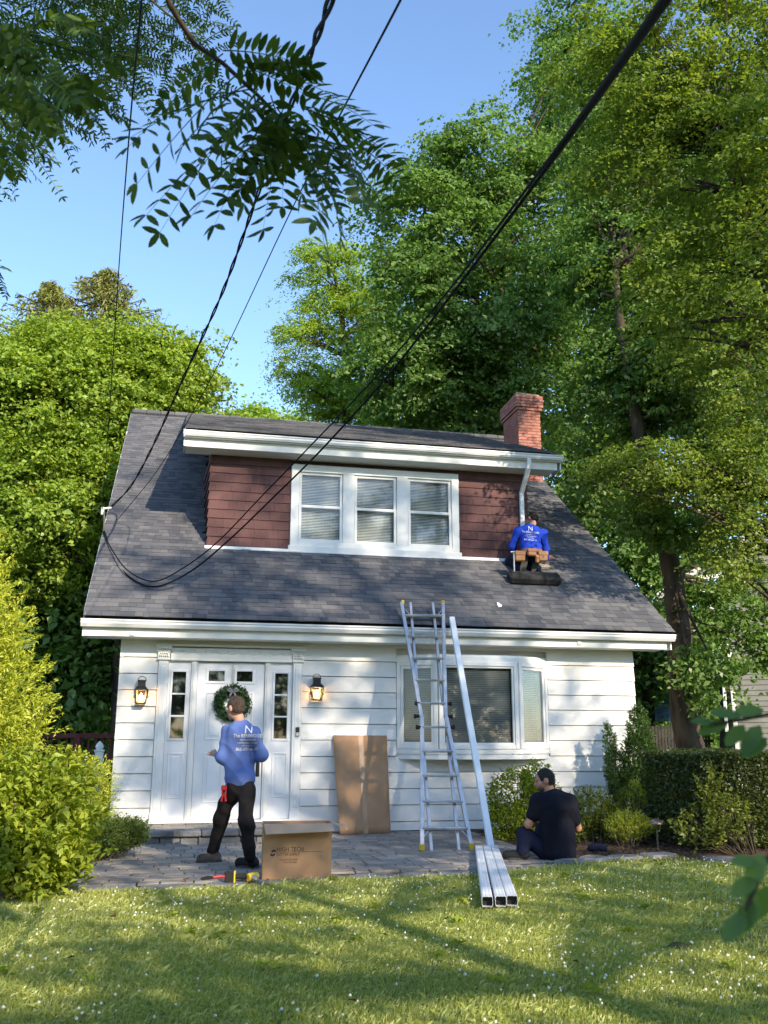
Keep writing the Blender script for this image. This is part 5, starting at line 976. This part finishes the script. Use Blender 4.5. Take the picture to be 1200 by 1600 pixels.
t = thing('insulator_bracket', 'small grey service bracket fixed at the left roof edge', 'bracket', tuple(at(165, 800, 2.0))); q = Vector(at(166, 797, 2.0)); b = MB(); b.tube([q + Vector((-.06, 0, 0)), q + Vector((.08, 0, .02))], .018, 8); b.tube([q + Vector((-.05, 0, .02)), q + Vector((-.06, 0, -.1))], [.03, .02], 8); b.build('insulator', M_TRIM, t); q2 = Vector(at(162, 832, 1.6)); b = MB(); b.tube([q + Vector((-.03, 0, -.05)), q.lerp(q2, .5) + Vector((-.01, 0, 0)), q2, q2 + Vector((.25, .3, -.02))], .014, 7); b.build('mast', M_CABLEG, t)

# ------------------------------------------------------------------ people: implicit surfaces polygonised as single skins
def cone(a, c, r1, r2, flat=None):
    a, c = np.array(a, float), np.array(c, float)
    def f(P):
        A, B = a, c; Q = P
        if flat is not None:
            n, s = flat; n = np.array(n, float) / np.linalg.norm(n); Q = P + ((P - a) @ n)[:, None] * n * (s - 1); B = c + ((c - a) @ n) * n * (s - 1)
        ba = B - A; h = np.clip(((Q - A) @ ba) / (ba @ ba), 0, 1); return np.linalg.norm(Q - A - h[:, None] * ba, axis=1) - (r1 + (r2 - r1) * h)
    R = max(r1, r2) * 1.1; return f, np.minimum(a, c) - R, np.maximum(a, c) + R
def ball(c, r, axes=None):
    c = np.array(c, float); r = np.array(r if hasattr(r, '__len__') else (r, r, r), float); A = np.eye(3) if axes is None else np.array(axes, float)
    def f(P):
        q = (P - c) @ A.T; k0 = np.linalg.norm(q / r, axis=1); k1 = np.linalg.norm(q / r ** 2, axis=1) + 1e-9; return k0 * (k0 - 1) / k1
    R = r.max() * 1.05; return f, c - R, c + R
def union(prims, k=.03):
    def f(P):
        d = prims[0][0](P)
        for p in prims[1:]:
            e = p[0](P); h = np.clip(.5 + .5 * (e - d) / k, 0, 1); d = e + (d - e) * h - k * h * (1 - h)
        return d
    return f, np.min([p[1] for p in prims], 0) - .03, np.max([p[2] for p in prims], 0) + .03
def surf(name, sdf, mats, parent, h=.008, wr=0, wf=18, seed=0):
    f, lo, hi = sdf; Bk = 6; n = np.ceil((hi - lo) / h / Bk).astype(int) * Bk; cg = [lo[i] + (np.arange(n[i] // Bk) + .5) * Bk * h for i in range(3)]
    G = np.stack(np.meshgrid(*cg, indexing='ij'), -1).reshape(-1, 3); cv = f(G).reshape(n // Bk); D = cv.repeat(Bk, 0).repeat(Bk, 1).repeat(Bk, 2); act = (np.abs(cv) < Bk * h * 1.4 + .03).repeat(Bk, 0).repeat(Bk, 1).repeat(Bk, 2)
    I = np.argwhere(act); D[act] = f(lo + (I + .5) * h); s = D < 0; c = np.zeros(np.array(s.shape) - 1, np.int8)
    for i in (0, 1):
        for j in (0, 1):
            for k in (0, 1): c += s[i:s.shape[0] - 1 + i, j:s.shape[1] - 1 + j, k:s.shape[2] - 1 + k]
    M = np.argwhere((c > 0) & (c < 8)); idm = -np.ones(c.shape, np.int64); idm[tuple(M.T)] = np.arange(len(M)); cor = np.array([(i, j, k) for i in (0, 1) for j in (0, 1) for k in (0, 1)])
    val = np.stack([D[tuple((M + o).T)] for o in cor], 1); acc = np.zeros((len(M), 3)); cnt = np.zeros(len(M))
    for a in range(8):
        for b_ in range(a + 1, 8):
            if np.abs(cor[a] - cor[b_]).sum() != 1: continue
            x = (val[:, a] < 0) != (val[:, b_] < 0); t = np.where(x, val[:, a] / (val[:, a] - val[:, b_] + 1e-12), 0); acc += np.where(x[:, None], cor[a] + t[:, None] * (cor[b_] - cor[a]), 0); cnt += x
    V = lo + (M + acc / cnt[:, None] + .5) * h; F = []
    for ax in range(3):
        o1, o2 = [q for q in range(3) if q != ax]; sl = [slice(None)] * 3; sl2 = [slice(None)] * 3; sl[ax] = slice(0, -1); sl2[ax] = slice(1, None); E_ = np.argwhere(s[tuple(sl)] != s[tuple(sl2)]); E_ = E_[(E_[:, o1] > 0) & (E_[:, o2] > 0) & (E_[:, o1] < c.shape[o1]) & (E_[:, o2] < c.shape[o2])]
        d1 = np.zeros(3, int); d1[o1] = 1; d2 = np.zeros(3, int); d2[o2] = 1; q = np.stack([idm[tuple((E_ - a).T)] for a in (0 * d1, d1, d1 + d2, d2)], 1); ins = s[tuple(E_.T)]; 
        if ax == 1: ins = ~ins
        q[~ins] = q[~ins][:, ::-1]; F.append(q[(q >= 0).all(1)])
    F = np.concatenate(F)
    g = np.stack([f(V + np.eye(3)[i] * .004) - f(V - np.eye(3)[i] * .004) for i in range(3)], 1); g /= np.linalg.norm(g, axis=1)[:, None] + 1e-9
    if wr:
        ph = seed * 1.7; w = (.6 - 1.2 * np.abs(np.sin(V[:, 2] * wf * 1.3 + V[:, 0] * wf * .9 + 1.6 * np.sin(V[:, 0] * wf * .5 + ph) + 1.3 * np.sin(V[:, 1] * wf * .5)))) * (.5 + .5 * np.sin(V[:, 0] * wf * .8 + V[:, 2] * wf * .5 + ph)) + .45 * np.sin(V[:, 0] * wf * 1.6 - V[:, 2] * wf * 1.1 + 2 * np.sin(V[:, 1] * wf + ph)); V = V + g * (w * wr)[:, None]
    o = npmesh(name, V, F, mats, parent, smooth=True); bm = bmesh.new(); bm.from_mesh(o.data); bmesh.ops.recalc_face_normals(bm, faces=bm.faces); bm.to_mesh(o.data); bm.free(); return o
def axes3(fwd, up):
    f = Vector(fwd).normalized(); u = Vector(up); u = (u - f * u.dot(f)).normalized(); return np.array([tuple(f.cross(u)), tuple(f), tuple(u)])      # right, forward, up
def head_prims(c, fwd, up, s=1.0):
    A = axes3(fwd, up); c = np.array(c); w = lambda x, y, z: c + (x * A[0] + y * A[1] + z * A[2]) * s
    pr = [ball(w(0, -.012, .022), (.076 * s, .096 * s, .092 * s), A), ball(w(0, .03, -.04), (.058 * s, .066 * s, .074 * s), A), cone(w(0, .088, .012), w(0, .112, -.025), .009 * s, .015 * s), ball(w(0, .068, -.088), (.028 * s, .024 * s, .022 * s), A), cone(w(-.03, .085, .028), w(.03, .085, .028), .012 * s, .012 * s), cone(w(-.02, .088, -.058), w(.02, .088, -.058), .009 * s, .009 * s)]
    for sx in (-1, 1): pr += [ball(w(sx * .078, -.01, -.008), (.012 * s, .022 * s, .033 * s), A), ball(w(sx * .04, .06, -.025), (.022 * s, .02 * s, .02 * s), A)]
    return pr, w, A
def hair_sdf(c, fwd, up, s=1.0, nape=-.055):
    A = axes3(fwd, up); c = np.array(c); w = lambda x, y, z: c + (x * A[0] + y * A[1] + z * A[2]) * s
    base = ball(w(0, -.015, .024), (.082 * s, .102 * s, .099 * s), A); nb_ = ball(w(0, -.05, -.03), (.07 * s, .055 * s, .06 * s), A); u, lo, hi = union([base, nb_], .02)
    def f(P):
        q = (P - c) @ A.T / s; cut = np.maximum(q[:, 1] - (.055 + .25 * (q[:, 2] - .05)), -(q[:, 2] - np.where(q[:, 1] > -.03, -.002 - (q[:, 1] < .02) * .02, nape))); n_ = .004 * np.sin(P[:, 0] * 160 + 3 * np.sin(P[:, 2] * 90)) * np.sin(P[:, 2] * 130 + P[:, 1] * 90); return np.maximum(u(P) + n_, cut * s)
    return f, lo, hi
def hand_prims(w, d, n, thumb, s=1.0, spread=.35, curl=.25):           # wrist, direction, back-of-hand normal, thumb side (vectors)
    w, d, n = Vector(w), Vector(d).normalized(), Vector(n); n = (n - d * n.dot(d)).normalized(); sd = d.cross(n).normalized()
    if sd.dot(Vector(thumb)) < 0: sd = -sd
    pr = [cone(w, w + d * .085 * s, .024 * s, .031 * s, (n, 1.8))]
    for i, L in enumerate((.070, .080, .074, .058)):
        o = w + d * .085 * s + sd * (.027 - .018 * i) * s; dd = (d + sd * spread * (.5 - i / 3)).normalized(); k1 = o + (dd - n * curl * .4).normalized() * L * .5 * s; k2 = k1 + (dd - n * curl * 1.6).normalized() * L * .5 * s; pr += [cone(o - d * .02 * s, k1, .0095 * s, .0088 * s), cone(k1, k2, .0086 * s, .007 * s)]
    o = w + d * .025 * s + sd * .022 * s; k1 = o + (d * .6 + sd * .9).normalized() * .042 * s; k2 = k1 + (d * .9 + sd * .5 - n * .2).normalized() * .034 * s; pr += [cone(o, k1, .0135 * s, .011 * s), cone(k1, k2, .0105 * s, .008 * s)]
    return pr
def shoe(name, heel, toe, m, parent, up=(0, 0, 1), sole=M_SOLE, ankle=None):
    h, t, u = np.array(heel, float), np.array(toe, float), np.array(up, float); d = (t - h) / np.linalg.norm(t - h); a = h + d * .05 + u * .10 if ankle is None else np.array(ankle)
    o = surf(name, union([cone(h + u * .050 + d * .03, t + u * .042 - d * .05, .050, .050, None), cone(h + u * .05 + d * .04, a, .045, .048)], .03), m, parent, .008)
    s_ = np.cross(d, u); b = MB(); K = 14; P = []
    for k in range(K): an = 2 * math.pi * k / K; P.append(h + d * (.12 + .155 * math.cos(an) ) * (np.linalg.norm(t - h) / .27) + s_ * (.048 * math.sin(an) * (1 + .15 * math.cos(an))))
    V = [p - u * .002 for p in P] + [p + u * .024 for p in P]; b.add([tuple(v) for v in V], [tuple(range(K))[::-1], tuple(range(K, 2 * K))] + [(i, (i + 1) % K, K + (i + 1) % K, K + i) for i in range(K)]); b.build('sole', sole, o); return o
def shirt_print(shirt, origin, right, up, view, lines, parent):          # lettering wrapped on to the cloth
    dg = bpy.context.evaluated_depsgraph_get(); bv = BVHTree.FromObject(shirt, dg); o, r, u, vw = Vector(origin), Vector(right).normalized(), Vector(up).normalized(), Vector(view).normalized(); b = MB()
    for (s, y, size, fs) in lines:
        V, F = textmesh(s, size, fs, 'CENTER'); bm = bmesh.new(); vv_ = [bm.verts.new((x, y + yy, 0)) for x, yy in V]
        for f_ in F:
            try: bm.faces.new([vv_[i] for i in f_])
            except ValueError: pass
        bmesh.ops.triangulate(bm, faces=bm.faces)
        for _ in range(2): bmesh.ops.subdivide_edges(bm, edges=[e for e in bm.edges if e.calc_length() > .012], cuts=1)
        bmesh.ops.triangulate(bm, faces=bm.faces); bm.verts.index_update(); W_ = []
        for v in bm.verts:
            p = o + r * v.co.x + u * v.co.y; hit = bv.ray_cast(p - vw * .6, vw); W_.append(tuple((hit[0] if hit[0] is not None else p) - vw * .006))
        b.add(W_, [tuple(q.index for q in f_.verts) for f_ in bm.faces]); bm.free()
    return b.build('shirt_print', M_PRINT, parent)
LINES = [('N', .055, .115, (1.0, 1.0)), ('The RENWOOD', .012, .050, (.86, 1.0)), ('renovations llc', -.020, .028, (1.0, .9)), ('roofing siding gutters', -.050, .028, (.86, .9)), ('call us today', -.078, .026, (.9, .9)), ('862-591-4147', -.122, .044, (.92, 1.0))]
J = lambda px, py, Y: at(px, py, Y)
# --- standing worker
hp = J(369, 1107, -3.32); st = thing('person', 'man in faded blue long-sleeved shirt and black trousers walking towards the door', 'person', (hp[0], -3.3, .0))
hd, hw, HA = head_prims(hp, (-.62, .75, -.12), (-.08, .02, 1), 1.02)
neck = cone(J(374, 1119, -3.31), J(377, 1134, -3.31), .052, .06); shL, shR = J(355, 1142, -3.22), J(402, 1146, -3.42); elL, wrL = J(349, 1184, -3.30), J(343, 1183, -3.05); elR, wrR = J(411, 1181, -3.38), J(401, 1186, -3.12)
hips = J(376, 1228, -3.32); chest = J(378, 1150, -3.31); waist = J(376, 1195, -3.31); hL, hR = J(366, 1234, -3.26), J(387, 1234, -3.38); kL, kR = J(347, 1282, -3.14), J(387, 1288, -3.56); aL, aR = J(336, 1332, -2.98), J(394, 1340, -3.55)
fn = (-.25, .95, 0)
arms = [cone(shL + (.02, 0, -.03), elL, .038, .034), cone(elL, wrL, .034, .026), cone(shR + (-.02, 0, -.03), elR, .038, .034), cone(elR, wrR, .034, .026)]
legs = [cone(hL, kL, .078, .055), cone(kL, aL, .052, .036), cone(hR, kR, .078, .055), cone(kR, aR, .052, .036)]
torso = [cone(chest, waist, .115, .11, (fn, 1.5)), cone(waist, hips, .11, .12, (fn, 1.4)), cone(shL + (.03, 0, -.04), shR + (-.03, 0, -.04), .05, .05)]
hands = hand_prims(wrL, J(335, 1178, -2.98) - wrL, (-.2, -.5, .8), (.3, .5, .8), 1.0, .9, .1) + hand_prims(wrR, (-.5, .8, .1), (.3, -.4, .9), (-1, 0, .3), 1.0)
surf('body', union(hd + [neck] + torso + arms + hands + legs, .018), M_SKIN, st, .0075)
surf('hair', hair_sdf(hp, (-.62, .75, -.12), (-.08, .02, 1), 1.02), M_HAIR, st, .007)
sh1 = surf('shirt', union([cone(chest + (0, 0, .0), waist, .152, .138, (fn, 1.4)), cone(waist, J(377, 1214, -3.32), .138, .168, (fn, 1.16)), cone(shL + (.03, 0, -.02), shR + (-.03, 0, -.02), .074, .074), cone(J(376, 1134, -3.31), J(378, 1146, -3.31), .062, .13), cone(shL + (.012, 0, -.015), elL, .058, .050), cone(elL, wrL, .050, .040), cone(shR + (-.012, 0, -.015), elR, .058, .052), cone(elR, wrR, .050, .040)], .07), M_BLUEL, st, .0085, .012, 12, 1)
tr1 = surf('trousers', union([cone(J(377, 1221, -3.32), hips + (0, 0, -.02), .142, .150, (fn, 1.22)), cone(hL, kL, .095, .070), cone(kL, aL, .070, .060), cone(hR, kR, .095, .070), cone(kR, aR, .070, .062), ball(J(353, 1256, -3.22), (.045, .05, .08))], .06), M_PANTS, st, .0085, .013, 13, 2)
shoe('boot', J(345, 1350, -2.98) * (1, 1, 0) + (0, 0, .012), J(309, 1352, -3.02) * (1, 1, 0) + (0, 0, .012), M_BOOT, st, ankle=aL); shoe('boot', onZ(403, 1360, 0) + (0, 0, .012), onZ(371, 1357, 0) + (0, 0, .012), M_BOOTB, st, ankle=aR)
b = MB(); q = J(352, 1236, -3.385)
for dx, s_ in ((-.018, -1), (.02, 1)): b.tube([q + (dx, 0, .0), q + (dx * .6, 0, -.05), q + (dx * 1.2, 0, -.11)], [.008, .013, .011], 7)
b.cbox(q[0] - .03, q[0] + .03, q[1] - .02, q[1] + .02, q[2] + .0, q[2] + .05, .008); b.build('red_pliers', M_RED, st)
rg = Vector((.97, -.21, 0)); vw = Vector(chest - CAM).normalized(); q = J(389, 1155, -3.42); shirt_print(sh1, q, rg, (.06, 0, 1), vw, LINES, st)
# --- worker kneeling on the roof
hp = J(832, 810, .98); kn = thing('person', 'man in royal blue shirt and leather tool belt kneeling on the roof', 'person', (5.62, .95, roofZ(.95)))
rz = lambda x, y, h=0: np.array([x, y, roofZ(y) + h])
hd, hw, HA = head_prims(hp, (-.35, .85, -.55), (-.05, .55, .8), 1.0); shL, shR = J(810, 829, .90), J(849, 832, .92); elL, wrL = J(801, 853, .96), J(806, 868, 1.10); elR, wrR = J(853, 857, .92), J(855, 872, .98); chest = J(829, 833, .86); waist = J(830, 853, .72); hips = J(830, 866, .70)
hL, hR = J(820, 869, .72), J(840, 869, .72); kL, kR = rz(hL[0] - .12, 1.08, .09), rz(hR[0] + .06, 1.10, .09); aL, aR = rz(5.50, .72, .09), rz(5.68, .72, .09); fn = (0, .85, -.3)
arms = [cone(shL, elL, .046, .037), cone(elL, wrL, .036, .026), cone(shR, elR, .046, .037), cone(elR, wrR, .036, .026)]; legs = [cone(hL, kL, .08, .055), cone(kL, aL, .055, .038), cone(hR, kR, .08, .055), cone(kR, aR, .055, .038)]
surf('body', union(hd + [cone(hp + (0, -.03, -.08), chest + (0, .02, .06), .052, .06), cone(chest, waist, .13, .12, (fn, 1.4)), cone(waist, hips, .12, .135, (fn, 1.3)), cone(shL, shR, .055, .055)] + arms + legs + hand_prims(wrL, (.4, .8, -.3), (0, -.3, .9), (1, 0, .3)) + hand_prims(wrR, J(862, 868, .98) - wrR + np.array((.02, .03, 0)), (.2, -.6, .7), (-.3, .3, .9), 1.05, .5, .5), .018), M_SKIND, kn, .0075)
surf('hair', hair_sdf(hp, (-.35, .85, -.55), (-.05, .55, .8), 1.0, -.07), M_HAIRB, kn, .007)
sh2 = surf('shirt', union([cone(chest, waist, .178, .165, (fn, 1.3)), cone(waist, J(830, 861, .70), .165, .168, (fn, 1.25)), cone(shL + (.02, 0, -.02), shR + (-.02, 0, -.02), .088, .088), cone(chest + (0, .03, .08), chest, .07, .13), cone(shL, elL, .068, .060), cone(elL, wrL, .058, .044), cone(shR, elR, .070, .060), cone(elR, wrR, .058, .044)], .05), M_BLUE, kn, .0085, .009, 16, 3)
surf('trousers', union([cone(J(830, 860, .71), hips, .14, .15, (fn, 1.15)), cone(hL, kL, .105, .085), cone(kL, aL, .083, .065), cone(hR, kR, .105, .085), cone(kR, aR, .083, .065)], .035), M_PANTSN, kn, .0085, .004, 20, 4)
nrm = np.array([0, -math.sin(A37), math.cos(A37)])
for px, dx in ((816, -.05), (838, .03)):                                # shoes toe-down, soles to the viewer
    tb = J(px - dx * 60 - 2, 889, .66); hb = J(px + 4 - dx * 40, 872, .60); dS = np.array([0, -1, .25]); d = (np.array(tb) - hb) / np.linalg.norm(np.array(tb) - hb)
    o = surf('shoe', union([cone(hb + np.array([0, .05, 0]), tb + np.array([0, .05, .03]), .042, .042)], .02), M_BOOTB, kn, .008); b = MB(); K = 16; s_ = np.cross(d, (0, -1, 0)); s_ /= np.linalg.norm(s_); L = np.linalg.norm(tb - hb)
    P = [(hb + tb) / 2 + d * math.cos(2 * math.pi * k / K) * (L / 2 + .05) + s_ * math.sin(2 * math.pi * k / K) * (.05 + .008 * math.cos(2 * math.pi * k / K)) + np.array([0, .0, 0]) for k in range(K)]; V = P + [p + np.array([0, .024, 0]) for p in P]; b.add([tuple(v) for v in V], [tuple(range(K)), tuple(range(K, 2 * K))[::-1]] + [(i, (i + 1) % K, K + (i + 1) % K, K + i) for i in range(K)]); b.build('sole', M_SOLE, o)
b = MB(); c = J(830, 861, .70); R1, R2 = .185, .15; Kp = [(c[0] + R1 * math.cos(a), c[1] + R2 * math.sin(a)) for a in np.linspace(0, 6.283, 25)]
b.add([(x, y, c[2] + dz) for dz in (-.03, .03) for x, y in Kp], [(i, i + 1, 26 + i, 25 + i) for i in range(24)]); belt = b.build('tool_belt', M_LEATHER, kn)
for px, py, w, hh, dd in ((812, 868, .085, .17, .09), (831, 862, .075, .12, .07), (848, 868, .08, .17, .09), (840, 872, .035, .14, .06)):
    q = J(px, py, .50); b = MB(); b.cbox(q[0] - w, q[0] + w, q[1] - dd * .5, q[1] + dd * .5, q[2] - hh * .5, q[2] + hh * .42, .018); b.cbox(q[0] - w - .005, q[0] + w + .005, q[1] - dd * .5 - .008, q[1] + dd * .3, q[2] + hh * .05, q[2] + hh * .47, .010); b.build('pouch', M_LEATHER, belt)
q0, q1 = J(803, 862, .48), J(804, 892, .50); b = MB(); b.tube([q0, q1], .012, 8); b.tube([q0 + (-.05, 0, .0), q0 + (.04, 0, .01)], [.014, .018], 8); b.build('hammer', M_ALU, belt)
shirt_print(sh2, J(829, 833, .70), (.985, -.1, -.08), (.03, 0, 1), np.array(chest - CAM) / np.linalg.norm(chest - CAM), [(s, y * .95 - .0, z * .95, f_) for s, y, z, f_ in LINES], kn)
# --- seated worker
hp = J(853, 1218, -3.36); se = thing('person', 'man in black tee and navy trousers sitting on the stone edging', 'person', tuple(onZ(868, 1345, 0)))
hd, hw, HA = head_prims(hp, (-.93, .30, -.22), (-.15, .05, 1), 1.03); shL, shR = J(843, 1250, -3.42), J(893, 1254, -3.50); chest = J(869, 1262, -3.44); waist = J(874, 1300, -3.44); hips = J(872, 1333, -3.42); elL, wrL = J(828, 1287, -3.38), J(850, 1283, -3.12); elR, wrR = J(905, 1292, -3.30), J(878, 1290, -3.05)
hL, hR = J(858, 1331, -3.40), J(888, 1331, -3.42); kL, kR = J(822, 1303, -3.30), J(850, 1300, -2.95); aL, aR = J(820, 1344, -3.42), J(848, 1325, -2.75); aL[2] = .10; aR[2] = .10; fn = (-.3, .95, 0)
surf('body', union(hd + [cone(hp + (.03, 0, -.07), chest + (-.02, 0, .10), .056, .066), cone(chest, waist, .15, .14, (fn, 1.35)), cone(waist, hips, .14, .15, (fn, 1.2)), cone(shL, shR, .06, .06), cone(shL, elL, .052, .043), cone(elL, wrL, .042, .030), cone(shR, elR, .052, .043), cone(elR, wrR, .042, .03), cone(hL, kL, .085, .058), cone(kL, aL, .055, .04), cone(hR, kR, .085, .058), cone(kR, aR, .055, .04)] + hand_prims(wrL, (.6, .7, -.3), (0, -.3, .9), (0, .3, .9)) + hand_prims(wrR, (-.8, .4, -.3), (0, -.3, .9), (0, .3, .9)), .02), M_SKIND, se, .0075)
surf('hair', hair_sdf(hp, (-.93, .30, -.22), (-.15, .05, 1), 1.03, -.06), M_HAIRB, se, .007)
A = HA; w = hw; bf = ball(w(0, .045, -.068), (.056, .060, .045), A)
surf('beard', ((lambda P: np.maximum(bf[0](P) - .001, ((P - np.array(hp)) @ A[2]) / 1.03 + .045)), bf[1] - .02, bf[2] + .02), mat('stubble', (0.09, 0.05, 0.035), (0.15, 0.085, 0.06), 0.8, 0.2, nscale=150), se, .007)
mL = shL + (elL - shL) * .62; mR = shR + (elR - shR) * .62
surf('tee_shirt', union([cone(chest + (0, 0, .02), waist, .185, .185, (fn, 1.35)), cone(waist, J(875, 1328, -3.43), .185, .205, (fn, 1.22)), cone(shL + (.02, 0, -.02), shR + (-.02, 0, -.02), .10, .10), cone(chest + (-.02, 0, .09), chest, .075, .15), cone(shL, mL, .080, .074), cone(shR, mR, .080, .074)], .065), M_NAVYT, se, .0085, .013, 10, 5)
surf('trousers', union([cone(J(873, 1326, -3.42), hips + (0, 0, -.02), .15, .165, (fn, 1.1)), cone(hL, kL, .105, .085), cone(kL, aL, .082, .068), cone(hR, kR, .105, .085), cone(kR, aR, .082, .068)], .035), M_PANTSN, se, .0085, .004, 18, 6)
for a in (aL, aR): shoe('shoe', (a[0] + .05, a[1] - .02, .014), (a[0] - .20, a[1] + .10, .014), M_BOOTB, se, ankle=a)
p = onZ(936, 1330, 0); b = MB(); b.lathe([(.11, 0), (.13, .03), (.10, .08), (.03, .10)], (p[0], p[1], .02), 12); gl = b.build('work_glove', M_PANTSN, None, True); gl.scale = (1, .6, .8); gl.location = (0, p[1] * .4, 0); tag(gl, 'crumpled dark blue glove lying on the ground right of the seated man', 'glove')
